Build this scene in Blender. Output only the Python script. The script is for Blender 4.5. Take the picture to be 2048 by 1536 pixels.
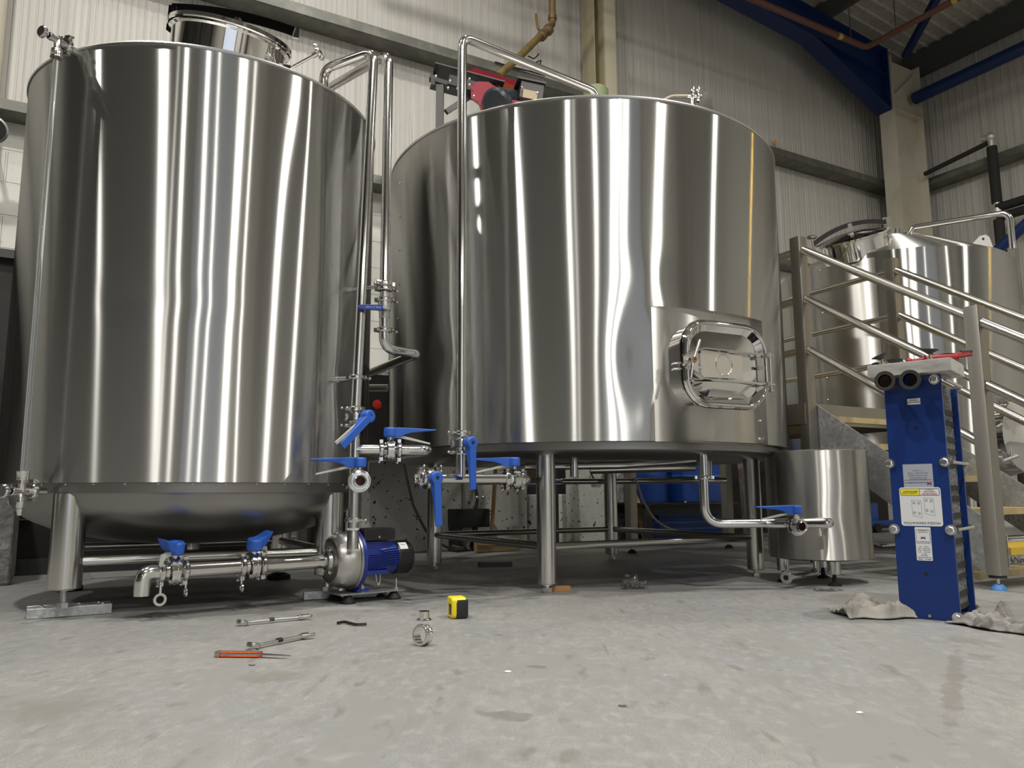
import bpy, bmesh, math, random
from mathutils import Vector as V, Matrix
random.seed(7)
for o in list(bpy.data.objects): bpy.data.objects.remove(o)
sc = bpy.context.scene
COL = sc.collection
PI = math.pi

# ------------------------------------------------------------ camera
FPX, TH, RO, CH = 1569.3, .1399, -.0057, .40
F0 = V((0, math.cos(TH), math.sin(TH)))
_U = V((0, -math.sin(TH), math.cos(TH)))
R0 = V((1, 0, 0)) * math.cos(RO) + _U * math.sin(RO)
U0 = _U * math.cos(RO) - V((1, 0, 0)) * math.sin(RO)
cd = bpy.data.cameras.new('camera'); cam = bpy.data.objects.new('camera', cd); COL.objects.link(cam)
cam.matrix_world = Matrix(((R0.x, U0.x, -F0.x, 0), (R0.y, U0.y, -F0.y, 0), (R0.z, U0.z, -F0.z, CH), (0, 0, 0, 1)))
cd.sensor_width = 36; cd.lens = FPX / 2048 * 36; cd.clip_start = .02; cd.clip_end = 100
sc.camera = cam
sc.view_settings.view_transform = 'Standard'; sc.view_settings.look = 'None'
sc.view_settings.gamma = 1; sc.view_settings.exposure = -.88
sc.view_settings.use_curve_mapping = False
w = bpy.data.worlds.new('hall_air'); sc.world = w; w.use_nodes = True
w.node_tree.nodes['Background'].inputs[0].default_value = (.9, .95, 1, 1)
w.node_tree.nodes['Background'].inputs[1].default_value = .02

# ------------------------------------------------------------ hall axes: u along the back wall, v towards it
PHI = 1.0509
WD = V((math.sin(PHI), math.cos(PHI), 0)); WN = V((-math.cos(PHI), math.sin(PHI), 0)); ZZ = V((0, 0, 1))
def W(u, v, z=0): return WD * u + WN * v + V((0, 0, z))
O = V((0, 0, CH))
def ray(x, y): return F0 + R0 * ((x - 1024) / FPX) + U0 * ((768 - y) / FPX)
def A(x, y, Y): d = ray(x, y); return O + d * (Y / d.y)                 # point seen at x, y standing Y metres away
def Fz(x, y, z=0): d = ray(x, y); return O + d * ((z - CH) / d.z)       # point seen at x, y at height z
def Wv(x, y, v): d = ray(x, y); return O + d * (v / d.dot(WN))
def Wu(x, y, u): d = ray(x, y); return O + d * (u / d.dot(WD))
def Cy(x, y, T, dr=0):
    d = ray(x, y); c = T['c']; a = d.x**2 + d.y**2; b = -2 * (c.x * d.x + c.y * d.y); e = c.x**2 + c.y**2 - (T['R'] + dr)**2
    D = max(0, b * b - 4 * a * e); return O + d * ((-b - D**.5) / 2 / a)
def tanks(az, D, R, zt, zb, lr, rot): return dict(c=V((D * math.sin(az), D * math.cos(az), 0)), R=R, zt=zt, zb=zb, lr=lr, rot=rot)
T1 = tanks(-.3808, 3.547, .7018, 2.004, .4466, .628, -1.8658)
T2 = tanks(.0905, 4.138, 1.018, 2.0636, .6078, .836, -1.8548)
T3 = dict(c=V((2.81, 5.64, 0)), R=.78, zt=1.98, zb=.55, lr=.6, rot=-1.2)
def er(a): return V((math.cos(a), math.sin(a), 0))
def tp(T, a, r, z): return T['c'] + er(a) * r + V((0, 0, z))
def ang(T, p): return math.atan2(p.y - T['c'].y, p.x - T['c'].x)

# ------------------------------------------------------------ hall lamps and daylight
def area(name, loc, sx, sy, power, col=(1, 1, 1), rot=(0, 0, 0), shape='RECTANGLE'):
    l = bpy.data.lights.new(name, 'AREA'); l.shape = shape; l.size = sx; l.size_y = sy; l.energy = power; l.color = col
    o = bpy.data.objects.new(name, l); COL.objects.link(o); o.location = loc; o.rotation_euler = rot; return o
LAMPS = [(-2.28, 1.41, 5.9), (-.94, -3.2, 6.1), (.83, -3.7, 6.1), (1.5, -.12, 5.8), (2.3, -1.2, 5.8), (2.66, 2.24, 5.6), (6.6, 2.3, 5.4), (-5.2, 1.6, 6.3), (-.3, 4.2, 5.9), (4.2, -9.5, 5.2), (8.2, -6.5, 5.0), (-1.5, -11.5, 5.6)]  # lamps over the tank gap and near the front wall: added to light walls
LPOW = [340, 130, 115, 330, 100, 270, 170, 200, 110, 340, 340, 130]
for p, e in zip(LAMPS, LPOW): area('bay_lamp_light', p, .26, .26, e, (1, .965, .905), shape='DISK')
area('door_daylight', W(-1.5, -11.9, 2.3), 5.6, 4.0, 800, (.74, .85, 1), (PI / 2, 0, PI / 2 - PHI + PI))

# ------------------------------------------------------------ materials
MT = {}
def mat(name, col=(.5, .5, .5), rough=.5, metal=0, bump=None, spots=None, spec=.5, coat=0, trans=0):
    if name in MT: return MT[name]
    m = bpy.data.materials.new(name); m.use_nodes = True; MT[name] = m
    nt = m.node_tree; b = nt.nodes['Principled BSDF']
    b.inputs['Base Color'].default_value = (*col, 1); b.inputs['Roughness'].default_value = rough; b.inputs['Metallic'].default_value = metal
    b.inputs['Specular IOR Level'].default_value = spec; b.inputs['Coat Weight'].default_value = coat; b.inputs['Transmission Weight'].default_value = trans
    tc = nt.nodes.new('ShaderNodeTexCoord')
    if spots:      # (scale, colour, lo, hi[, stretch])
        cur = None
        for s in spots:
            n = nt.nodes.new('ShaderNodeTexNoise'); n.inputs['Scale'].default_value = s[0]; n.inputs['Detail'].default_value = 6
            mp = nt.nodes.new('ShaderNodeMapping'); nt.links.new(tc.outputs['Object'], mp.inputs[0]); mp.inputs['Scale'].default_value = s[4] if len(s) > 4 else (1, 1, 1)
            mp.inputs['Location'].default_value = (s[0] * .37, s[0] * .11, 0)
            nt.links.new(mp.outputs[0], n.inputs['Vector'])
            r = nt.nodes.new('ShaderNodeMapRange'); r.inputs[1].default_value = s[2]; r.inputs[2].default_value = s[3]; nt.links.new(n.outputs[0], r.inputs[0])
            mx = nt.nodes.new('ShaderNodeMix'); mx.data_type = 'RGBA'; nt.links.new(r.outputs[0], mx.inputs[0])
            if cur is None: mx.inputs[6].default_value = (*col, 1)
            else: nt.links.new(cur, mx.inputs[6])
            mx.inputs[7].default_value = (*s[1], 1); cur = mx.outputs[2]
        nt.links.new(cur, b.inputs['Base Color'])
    if bump:       # (scale, strength, distance[, stretch])
        n = nt.nodes.new('ShaderNodeTexNoise'); n.inputs['Scale'].default_value = bump[0]; n.inputs['Detail'].default_value = 4
        if len(bump) > 3:
            mp = nt.nodes.new('ShaderNodeMapping'); nt.links.new(tc.outputs['Object'], mp.inputs[0]); mp.inputs['Scale'].default_value = bump[3]; nt.links.new(mp.outputs[0], n.inputs['Vector'])
        else: nt.links.new(tc.outputs['Object'], n.inputs['Vector'])
        bp = nt.nodes.new('ShaderNodeBump'); bp.inputs['Strength'].default_value = bump[1]; bp.inputs['Distance'].default_value = bump[2]
        nt.links.new(n.outputs[0], bp.inputs['Height']); nt.links.new(bp.outputs[0], b.inputs['Normal'])
    return m
def brushed(name, col, rough, an, grain=.04):
    """brushed sheet steel: horizontal grain, so reflections smear vertically"""
    m = bpy.data.materials.new(name); m.use_nodes = True; MT[name] = m; nt = m.node_tree; nt.nodes.remove(nt.nodes['Principled BSDF'])
    out = nt.nodes['Material Output']; g = nt.nodes.new('ShaderNodeBsdfAnisotropic'); g.distribution = 'GGX'
    geo = nt.nodes.new('ShaderNodeNewGeometry'); cr = nt.nodes.new('ShaderNodeVectorMath'); cr.operation = 'CROSS_PRODUCT'
    nt.links.new(geo.outputs['Normal'], cr.inputs[0]); cr.inputs[1].default_value = (0, 0, 1)
    nt.links.new(cr.outputs[0], g.inputs['Tangent'])
    g.inputs['Roughness'].default_value = rough; g.inputs['Anisotropy'].default_value = an
    tc = nt.nodes.new('ShaderNodeTexCoord'); mp = nt.nodes.new('ShaderNodeMapping'); mp.inputs['Scale'].default_value = (3, 3, 400)
    n = nt.nodes.new('ShaderNodeTexNoise'); n.inputs['Scale'].default_value = 1; n.inputs['Detail'].default_value = 3
    nt.links.new(tc.outputs['Object'], mp.inputs[0]); nt.links.new(mp.outputs[0], n.inputs['Vector'])
    r = nt.nodes.new('ShaderNodeMapRange'); r.inputs[3].default_value = 1 - grain; r.inputs[4].default_value = 1 + grain; nt.links.new(n.outputs[0], r.inputs[0])
    vm = nt.nodes.new('ShaderNodeVectorMath'); vm.operation = 'SCALE'; vm.inputs[0].default_value = col; nt.links.new(r.outputs[0], vm.inputs['Scale'])
    nt.links.new(vm.outputs[0], g.inputs['Color']); nt.links.new(g.outputs[0], out.inputs[0]); return m
M_JACK = brushed('brushed_jacket_steel', (.53, .528, .51), .235, .84)
M_SMALL = brushed('brushed_sheet_steel', (.64, .63, .6), .36, .75)
M_DISH = mat('satin_dish_steel', (.30, .295, .28), .36, 1)  # dark steel colour carries the shade found under the tanks
M_PIPE = mat('polished_tube_steel', (.72, .71, .69), .13, 1)
M_POL = mat('mirror_steel', (.78, .77, .75), .05, 1)
M_CAST = mat('satin_cast_steel', (.55, .54, .52), .32, 1)
M_LEG = mat('satin_tube_steel', (.6, .59, .56), .2, 1)
M_BOX = brushed('brushed_box_section', (.42, .40, .36), .42, .55)
M_RAIL = mat('satin_handrail', (.62, .6, .56), .24, 1)
M_GALV = mat('galvanised_plate', (.47, .48, .48), .48, .85, spots=[(14, (.62, .63, .63), .5, .62), (60, (.38, .39, .4), .45, .65)])
M_BLUE = mat('blue_handle_plastic', (.02, .095, .44), .42)
M_GREYP = mat('grey_lever_plastic', (.5, .5, .47), .5)
M_MOTOR = mat('blue_motor_enamel', (.008, .026, .23), .33, coat=.3)
M_PLATE = mat('blue_frame_enamel', (.003, .024, .14), .36)
M_BLK = mat('black_plastic', (.012, .012, .013), .35)
M_RUB = mat('black_rubber', (.01, .01, .01), .7)
M_BLKM = mat('black_painted_steel', (.035, .034, .033), .45)
M_SCREW = mat('zinc_bolt', (.75, .75, .74), .25, 1)
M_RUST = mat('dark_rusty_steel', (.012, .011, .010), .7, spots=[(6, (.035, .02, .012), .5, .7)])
M_WHITEG = mat('white_gasket', (.8, .8, .78), .5)
M_RED = mat('red_enamel', (.25, .01, .025), .38)
M_REDG = mat('red_grip', (.24, .01, .012), .4)
M_GIRT = mat('galvanised_girt', (.13, .132, .115), .5, .3, spots=[(8, (.19, .19, .16), .45, .65)])  # darkened all over so the colour holds the shade of the underside
M_DGIRT = mat('dark_purlin_steel', (.085, .09, .088), .55, .2)
M_CREAM = mat('cream_column_paint', (.58, .54, .44), .5, spots=[(3, (.5, .46, .37), .5, .7)])
M_NAVY = mat('blue_rafter_paint', (.007, .025, .11), .45)
M_BROWN = mat('brown_pipe_paint', (.12, .045, .03), .45)
M_GAS = mat('ochre_gas_pipe', (.16, .11, .035), .5, spots=[(9, (.09, .06, .03), .5, .7)])
M_WOOD = mat('pale_timber', (.5, .33, .13), .6, spots=[(5, (.36, .22, .08), .45, .65, (1, 8, 8))])
M_TREAD = mat('timber_tread', (.42, .34, .18), .6, spots=[(6, (.30, .23, .12), .45, .65)])
M_YEL = mat('yellow_grating', (.50, .34, .03), .5)
M_CLOTH = mat('grey_rag_cotton', (.30, .28, .25), .95, spots=[(25, (.19, .18, .165), .45, .65), (9, (.37, .35, .32), .5, .7)], bump=(180, .4, .002))
M_CLOTH2 = mat('grimy_rag_cotton', (.23, .22, .205), .95, spots=[(18, (.12, .115, .11), .42, .62), (30, (.31, .3, .275), .55, .7), (13, (.2, .25, .32), .66, .7)], bump=(180, .4, .002))
M_GLASS = mat('clear_sight_tube', (.9, .93, .93), .04, trans=.92)
M_WBLOCK = mat('whitewashed_concrete', (.62, .62, .58), .85, spots=[(2.2, (.40, .39, .35), .5, .75), (34, (.02, .02, .018), .63, .67), (2.6, (.05, .05, .042), .66, .76)], bump=(20, .5, .01))
M_CONC = mat('rough_concrete', (.2, .195, .18), .9, spots=[(9, (.36, .36, .35), .52, .62)], bump=(14, .8, .03))
M_DRUM = mat('blue_drum_plastic', (.01, .05, .24), .45)

# ------------------------------------------------------------ mesh builder
WM = {}
class MB:
    def __init__(s): s.bm = bmesh.new()
    def ring(s, c, x, y, r, n, r2=None):
        return [s.bm.verts.new(c + x * (r * math.cos(2 * PI * i / n)) + y * ((r2 or r) * math.sin(2 * PI * i / n))) for i in range(n)]
    def skin(s, a, b):
        n = len(a)
        for i in range(n): s.bm.faces.new((a[i], a[(i + 1) % n], b[(i + 1) % n], b[i]))
    def lathe(s, prof, o, ax, n=32):
        """prof: list of (radius, distance along the axis)"""
        ax = V(ax).normalized(); x = ax.orthogonal().normalized(); y = ax.cross(x); prev = None; first = None
        for r, h in prof:
            c = V(o) + ax * h
            cur = [s.bm.verts.new(c)] if r < 1e-6 else s.ring(c, x, y, r, n)
            if prev is not None:
                if len(prev) == 1 and len(cur) > 1:
                    for i in range(n): s.bm.faces.new((prev[0], cur[(i + 1) % n], cur[i]))
                elif len(cur) == 1 and len(prev) > 1:
                    for i in range(n): s.bm.faces.new((prev[i], prev[(i + 1) % n], cur[0]))
                elif len(cur) > 1: s.skin(prev, cur)
            prev = cur
        return s
    def cyl(s, a, b, r, r1=None, n=24):
        a = V(a); b = V(b); L = (b - a).length
        return s.lathe([(0, 0), (r, 0), (r if r1 is None else r1, L), (0, L)], a, b - a, n)
    def sph(s, c, r, n=12, sc=(1, 1, 1)):
        m = Matrix.Translation(V(c)) @ Matrix.Diagonal((r * sc[0], r * sc[1], r * sc[2], 1))
        bmesh.ops.create_uvsphere(s.bm, u_segments=n * 2, v_segments=n, radius=1, matrix=m); return s
    def tube(s, pts, r, fil=0, n=20, closed=False, caps=True, r2=None):
        pts = [V(p) for p in pts]
        if fil:
            q = [pts[0]]
            for i in range(1, len(pts) - 1):
                a, b, c = pts[i - 1], pts[i], pts[i + 1]; d1 = (a - b); d2 = (c - b)
                an = d1.angle(d2); f = fil[i - 1] if isinstance(fil, (list, tuple)) else fil
                t = min(f / max(math.tan(an / 2), 1e-3), d1.length * .49, d2.length * .49); p = b + d1.normalized() * t; e = b + d2.normalized() * t
                k = 10
                for j in range(k + 1):
                    w_ = j / k; q.append(p * (1 - w_)**2 + b * 2 * w_ * (1 - w_) + e * w_**2)
            q.append(pts[-1]); pts = q
        m = len(pts); prev = None; x = None; first = None
        for i, p in enumerate(pts):
            if closed: t = pts[(i + 1) % m] - pts[i - 1]
            else: t = pts[min(i + 1, m - 1)] - pts[max(i - 1, 0)]
            t.normalize()
            if x is None: x = t.orthogonal().normalized()
            x = (x - t * x.dot(t)).normalized(); y = t.cross(x)
            cur = s.ring(p, x, y, r, n, r2)
            if prev: s.skin(prev, cur)
            else: first = cur
            prev = cur
        if closed: s.skin(prev, first)
        elif caps: s.bm.faces.new(first[::-1]); s.bm.faces.new(prev)
        return s
    def box(s, c, sz, X=V((1, 0, 0)), Y=V((0, 1, 0)), Z=None, bev=0):
        X = V(X).normalized(); Y = V(Y).normalized(); Z = V(Z).normalized() if Z else X.cross(Y)
        m = Matrix((X, Y, Z)).transposed().to_4x4(); m.translation = V(c)
        r = bmesh.ops.create_cube(s.bm, size=1, matrix=m @ Matrix.Diagonal((*sz, 1)))
        if bev:
            es = list({e for v in r['verts'] for e in v.link_edges})
            bmesh.ops.bevel(s.bm, geom=es, offset=bev, segments=2, profile=.7, affect='EDGES')
        return s
    def beam(s, a, b, w_, h, up=ZZ):
        """rectangular bar from a to b, w_ wide, h along up"""
        a = V(a); b = V(b); X = (b - a).normalized(); Y = V(up).cross(X).normalized(); Z = X.cross(Y)
        return s.box((a + b) / 2, ((b - a).length, w_, h), X, Y, Z)
    def prism(s, poly, o, X, Y, th, off=0):
        X = V(X); Y = V(Y); N = X.cross(Y).normalized()
        a = [s.bm.verts.new(V(o) + X * p[0] + Y * p[1] + N * (off - th / 2)) for p in poly]
        b = [s.bm.verts.new(V(o) + X * p[0] + Y * p[1] + N * (off + th / 2)) for p in poly]
        s.bm.faces.new(a[::-1]); s.bm.faces.new(b); s.skin(a, b); return s
    def grid(s, f, nu, nv, wrap=False):
        g = [[s.bm.verts.new(f(i / nu, j / nv)) for j in range(nv + 1)] for i in range(nu if wrap else nu + 1)]
        for i in range(nu):
            for j in range(nv):
                k = (i + 1) % nu if wrap else i + 1
                s.bm.faces.new((g[i][j], g[k][j], g[k][j + 1], g[i][j + 1]))
        return s
    def build(s, name, m, parent=None, local=False, smooth=35, bev=0, solid=0):
        me = bpy.data.meshes.new(name)
        if parent is not None and not local: s.bm.transform(WM[parent.name].inverted())
        bmesh.ops.recalc_face_normals(s.bm, faces=s.bm.faces)
        s.bm.to_mesh(me); s.bm.free()
        for p in me.polygons: p.use_smooth = True
        me.set_sharp_from_angle(angle=math.radians(smooth))
        me.materials.append(m)
        o = bpy.data.objects.new(name, me); COL.objects.link(o)
        if parent is not None: o.parent = parent; WM[o.name] = WM[parent.name]
        else: WM[o.name] = Matrix()
        if bev:
            b = o.modifiers.new('bevel', 'BEVEL'); b.width = bev; b.segments = 2; b.limit_method = 'ANGLE'
        if solid:
            b = o.modifiers.new('solid', 'SOLIDIFY'); b.thickness = solid; b.offset = 0
        return o
def tag(o, label, cat=None, group=None, kind=None):
    if label: o['label'] = label
    if cat: o['category'] = cat
    if group: o['group'] = group
    if kind: o['kind'] = kind
    return o
def thing(name, label, cat, loc=(0, 0, 0), group=None, frame=None):
    o = bpy.data.objects.new(name, None); COL.objects.link(o); o.empty_display_size = .1
    m = frame.copy() if frame is not None else Matrix.Translation(V(loc))
    o.matrix_world = m; WM[o.name] = m
    return tag(o, label, cat, group)
def struct(o): o['kind'] = 'structure'; return o
def frame(o, X, Y, Z=None):
    X = V(X).normalized(); Y = (V(Y) - X * V(Y).dot(X)).normalized(); Z = X.cross(Y)
    m = Matrix((X, Y, Z)).transposed().to_4x4(); m.translation = V(o); return m
def lettering(txt, size, o, X, Y, m, parent, name='lettering', align='CENTER'):
    """one mesh of raised ink, baseline at o, running along X"""
    c = bpy.data.curves.new(name, 'FONT'); c.body = txt; c.size = size; c.align_x = align; c.align_y = 'CENTER'; c.extrude = .0002; c.resolution_u = 2
    t = bpy.data.objects.new('tmp', c); COL.objects.link(t)
    dg = bpy.context.evaluated_depsgraph_get(); dg.update()
    me = bpy.data.meshes.new_from_object(t.evaluated_get(dg)); bpy.data.objects.remove(t)
    f = frame(o, X, Y); me.transform(WM[parent.name].inverted() @ f)
    me.materials.clear(); me.materials.append(m)
    ob = bpy.data.objects.new(name, me); COL.objects.link(ob); ob.parent = parent; WM[ob.name] = WM[parent.name]
    return ob
def copy_tree(o, parent=None):
    c = o.copy(); COL.objects.link(c)
    if parent: c.parent = parent
    for ch in [q for q in bpy.data.objects if q.parent == o]: copy_tree(ch, c)
    return c
# ============================================================ the hall
U_R, U_L, V_B, V_F = 9.37, -12., 6.0, -12.
def roof_z(u): return 5.98 + (U_R - u) * .095
def mat_floor():
    m = mat('polished_concrete_floor', (.25, .25, .24), .5,
            spots=[(1.1, (.24, .246, .255), .42, .62), (4.5, (.285, .28, .26), .5, .68, (1, .6, 1)), (2.4, (.20, .195, .172), .60, .74, (1, .5, 1)), (260, (.19, .189, .18), .42, .66), (45, (.285, .285, .275), .5, .72, (1, .5, 1)), (24, (.205, .203, .192), .5, .7, (1, .4, 1)), (6, (.225, .223, .212), .55, .62, (1, .3, 1)), (17, (.18, .172, .155), .62, .7, (1, .4, 1)), (14, (.27, .265, .25), .58, .72), (75, (.5, .48, .45), .735, .76), (38, (.13, .12, .11), .70, .76), (9, (.165, .155, .135), .66, .75, (2.5, .35, 1))],
            bump=(16, .25, .006))
    return m
def stain(m, ctr, X, rx, ry, col, soft=.5, amt=.5):
    nt = m.node_tree; bs = nt.nodes['Principled BSDF']; src = bs.inputs['Base Color'].links[0].from_socket
    tc = nt.nodes.new('ShaderNodeTexCoord'); mp = nt.nodes.new('ShaderNodeMapping'); mp.vector_type = 'TEXTURE'; mp.inputs['Location'].default_value = ctr; mp.inputs['Rotation'].default_value = (0, 0, math.atan2(X.y, X.x)); mp.inputs['Scale'].default_value = (rx, ry, 1)
    nt.links.new(tc.outputs['Object'], mp.inputs[0]); ln = nt.nodes.new('ShaderNodeVectorMath'); ln.operation = 'LENGTH'; nt.links.new(mp.outputs[0], ln.inputs[0])
    n = nt.nodes.new('ShaderNodeTexNoise'); n.inputs['Scale'].default_value = 22; n.inputs['Detail'].default_value = 5; nt.links.new(tc.outputs['Object'], n.inputs['Vector'])
    ad = nt.nodes.new('ShaderNodeMath'); ad.operation = 'MULTIPLY_ADD'; nt.links.new(n.outputs[0], ad.inputs[0]); ad.inputs[1].default_value = 2.2; nt.links.new(ln.outputs['Value'], ad.inputs[2])
    r = nt.nodes.new('ShaderNodeMapRange'); r.inputs[1].default_value = 1.75; r.inputs[2].default_value = 1.75 + soft; r.inputs[3].default_value = amt; r.inputs[4].default_value = 0; nt.links.new(ad.outputs[0], r.inputs[0])
    mx = nt.nodes.new('ShaderNodeMix'); mx.data_type = 'RGBA'; nt.links.new(r.outputs[0], mx.inputs[0]); nt.links.new(src, mx.inputs[6]); mx.inputs[7].default_value = (*col, 1); nt.links.new(mx.outputs[2], bs.inputs['Base Color'])
FL = mat_floor()
for (x, y, x2, y2, ry, col, sf) in ((960, 1428, 1075, 1436, .035, (.11, .10, .085), .35), (1912, 1300, 1898, 1470, .022, (.15, .135, .11), .3), (1050, 1332, 1090, 1336, .02, (.12, .10, .08), .3), (480, 1360, 600, 1350, .05, (.17, .155, .125), .7), (30, 1440, 160, 1400, .08, (.17, .16, .14), .9), (560, 1215, 780, 1218, .04, (.34, .335, .315), .5), (1900, 1275, 1990, 1290, .05, (.17, .155, .13), .6), (1235, 1412, 1262, 1416, .012, (.06, .05, .04), .3)):
    a_, c_ = Fz(x, y, 0), Fz(x2, y2, 0); stain(FL, (a_ + c_) / 2, (c_ - a_), (c_ - a_).length / 2 * 1.1, ry, col, sf)
b = MB(); c4 = [b.bm.verts.new(W(u, v, z)) for z in (-.15, 0) for u, v in ((U_L, V_F), (U_R, V_F), (U_R, V_B), (U_L, V_B))]
for f in ((0, 3, 2, 1), (4, 5, 6, 7), (0, 1, 5, 4), (1, 2, 6, 5), (2, 3, 7, 6), (3, 0, 4, 7)): b.bm.faces.new([c4[i] for i in f])
struct(b.build('floor', FL))

def clad_mat(name, base, line, blue):
    m = mat(name, base, .55, spots=[(1.2, line, .45, .75, (1, 1, .2)), (30, blue, .5, .75, (1, 1, .03)), (55, (base[0] * .8, base[1] * .78, base[2] * .72), .6, .75, (1, 1, .02))]); return m
M_CLAD = clad_mat('ribbed_cladding', (.54, .525, .485), (.47, .455, .415), (.60, .59, .56))
M_RIBL = mat('cladding_light_joint', (.68, .67, .63), .5)
def cladding(name, o, X, L, z0, ztop, N, pitch=.09):
    """ribbed sheet: wide pans, narrow grooves; N points into the hall"""
    b = MB(); prof = []
    k = 0; s = 0.
    while s < L:
        prof += [(s, 0), (s + pitch * .38, 0), (s + pitch * .42, -.004), (s + pitch * .5, -.004), (s + pitch * .54, 0), (s + pitch * .88, 0), (s + pitch * .91, .006 if k % 11 else .012), (s + pitch * .97, .006 if k % 11 else .012)]
        s += pitch; k += 1
    prof = [p for p in prof if p[0] < L] + [(L, 0)]
    lo = [b.bm.verts.new(o + X * s + N * d + ZZ * z0) for s, d in prof]; hi = [b.bm.verts.new(o + X * s + N * d + ZZ * ztop(s)) for s, d in prof]
    for i in range(len(lo) - 1): b.bm.faces.new((lo[i], lo[i + 1], hi[i + 1], hi[i]))
    bk = [b.bm.verts.new(o + X * s - N * .08 + ZZ * (z0 if k else ztop(s))) for s, k in ((0, 1), (L, 1), (L, 0), (0, 0))]; b.bm.faces.new(bk)
    b.bm.faces.new((lo[0], bk[0], bk[1], lo[-1])); b.bm.faces.new((hi[0], bk[3], bk[2], hi[-1]))
    return struct(b.build(name, M_CLAD, smooth=20))
cladding('wall_back', W(U_L, V_B + .02), WD, U_R - U_L, 2.94, lambda s: roof_z(U_L + s), -WN)
cladding('wall_right', W(U_R, V_B), -WN, V_B - V_F, 2.2, lambda s: roof_z(U_R), -WD)
def mat_blocks():
    m = mat('painted_blockwork', (.68, .68, .63), .8, spots=[(3, (.58, .58, .53), .5, .7), (40, (.3, .3, .28), .68, .75)]); nt = m.node_tree
    tc = nt.nodes.new('ShaderNodeTexCoord'); mp = nt.nodes.new('ShaderNodeMapping'); mp.inputs['Rotation'].default_value = (PI / 2, 0, 0)
    sp = nt.nodes.new('ShaderNodeSeparateXYZ'); nt.links.new(tc.outputs['Object'], sp.inputs[0])
    dt = nt.nodes.new('ShaderNodeVectorMath'); dt.operation = 'DOT_PRODUCT'; dt.inputs[1].default_value = WD; nt.links.new(tc.outputs['Object'], dt.inputs[0])
    cb = nt.nodes.new('ShaderNodeCombineXYZ'); nt.links.new(dt.outputs['Value'], cb.inputs[0]); nt.links.new(sp.outputs[2], cb.inputs[1])
    br = nt.nodes.new('ShaderNodeTexBrick'); br.inputs['Scale'].default_value = 1; br.inputs['Brick Width'].default_value = .45; br.inputs['Row Height'].default_value = .225; br.inputs['Mortar Size'].default_value = .008; br.inputs['Mortar Smooth'].default_value = .4
    nt.links.new(cb.outputs[0], br.inputs['Vector']); bp = nt.nodes.new('ShaderNodeBump'); bp.invert = True; bp.inputs['Strength'].default_value = .9; bp.inputs['Distance'].default_value = .012
    nt.links.new(br.outputs['Fac'], bp.inputs['Height']); nt.links.new(bp.outputs[0], nt.nodes['Principled BSDF'].inputs['Normal']); return m
struct(MB().box(W((U_L + U_R) / 2, V_B + .06, 1.47), (U_R - U_L, .12, 2.94), WD, WN).build('wall_back', mat_blocks()))
struct(MB().box(W(U_R + .06, (V_B + V_F) / 2, 1.1), (V_B - V_F, .12, 2.2), WN, -WD).build('wall_right', mat_blocks()))
M_FAR = mat('far_wall_paint', (.12, .117, .105), .7, spots=[(1.5, (.05, .05, .045), .5, .62), (.7, (.2, .195, .175), .55, .7)])
struct(MB().box(W((U_L + U_R) / 2, V_F - .06, 3.6), (U_R - U_L, .12, 7.2), WD, WN).build('wall_front', mat('pale_far_cladding', (.62, .60, .55), .6, spots=[(1.5, (.5, .48, .43), .5, .62)])))
struct(MB().box(W(U_L - .06, (V_B + V_F) / 2, 4.2), (V_B - V_F, .12, 8.4), WN, -WD).build('wall_left', M_FAR))
M_ROOF = mat('roof_sheet_underside', (.48, .46, .41), .7, spots=[(18, (.40, .38, .34), .45, .6, (1, 1, 1))])
def roof():
    b = MB(); prof = []; s = 0
    sl = V((0, 0, 0)); L = U_R - U_L; pv = .16
    n = int((V_B - V_F) / pv)
    for i in range(n + 1):
        for a_, d in ((0, 0), (.7, 0), (.78, .02), (.92, .02)): prof.append((V_F + (i + a_) * pv, d))
    prof = [p for p in prof if p[0] < V_B] + [(V_B, 0)]
    A_ = [b.bm.verts.new(W(U_R + .1, v, roof_z(U_R + .1) - d)) for v, d in prof]; B_ = [b.bm.verts.new(W(U_L, v, roof_z(U_L) - d)) for v, d in prof]
    for i in range(len(A_) - 1): b.bm.faces.new((A_[i], A_[i + 1], B_[i + 1], B_[i]))
    t = [b.bm.verts.new(W(u, v, roof_z(u) + .1)) for u, v in ((U_R + .1, V_F), (U_R + .1, V_B), (U_L, V_B), (U_L, V_F))]; b.bm.faces.new(t)
    return struct(b.build('ceiling', M_ROOF, smooth=15))
roof()
# roller door with daylight behind it on the front wall
struct(MB().box(W(-1.5, V_F + .03, 2.25), (6.2, .1, 4.5), WD, WN).build('door_1', mat('door_frame_grey', (.12, .12, .12), .6)))

struct(MB().box(W(7.4, V_F + .03, 2.8), (1.5, .1, 3.8), WD, WN).build('reflection_panel_1', mat('door_frame_grey'))); struct(MB().box(W(4.3, V_F + .03, 2.8), (.9, .1, 3.8), WD, WN).build('reflection_panel_2', mat('door_frame_grey')))  # unseen panels added to put vertical bands into the steel's reflections
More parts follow.
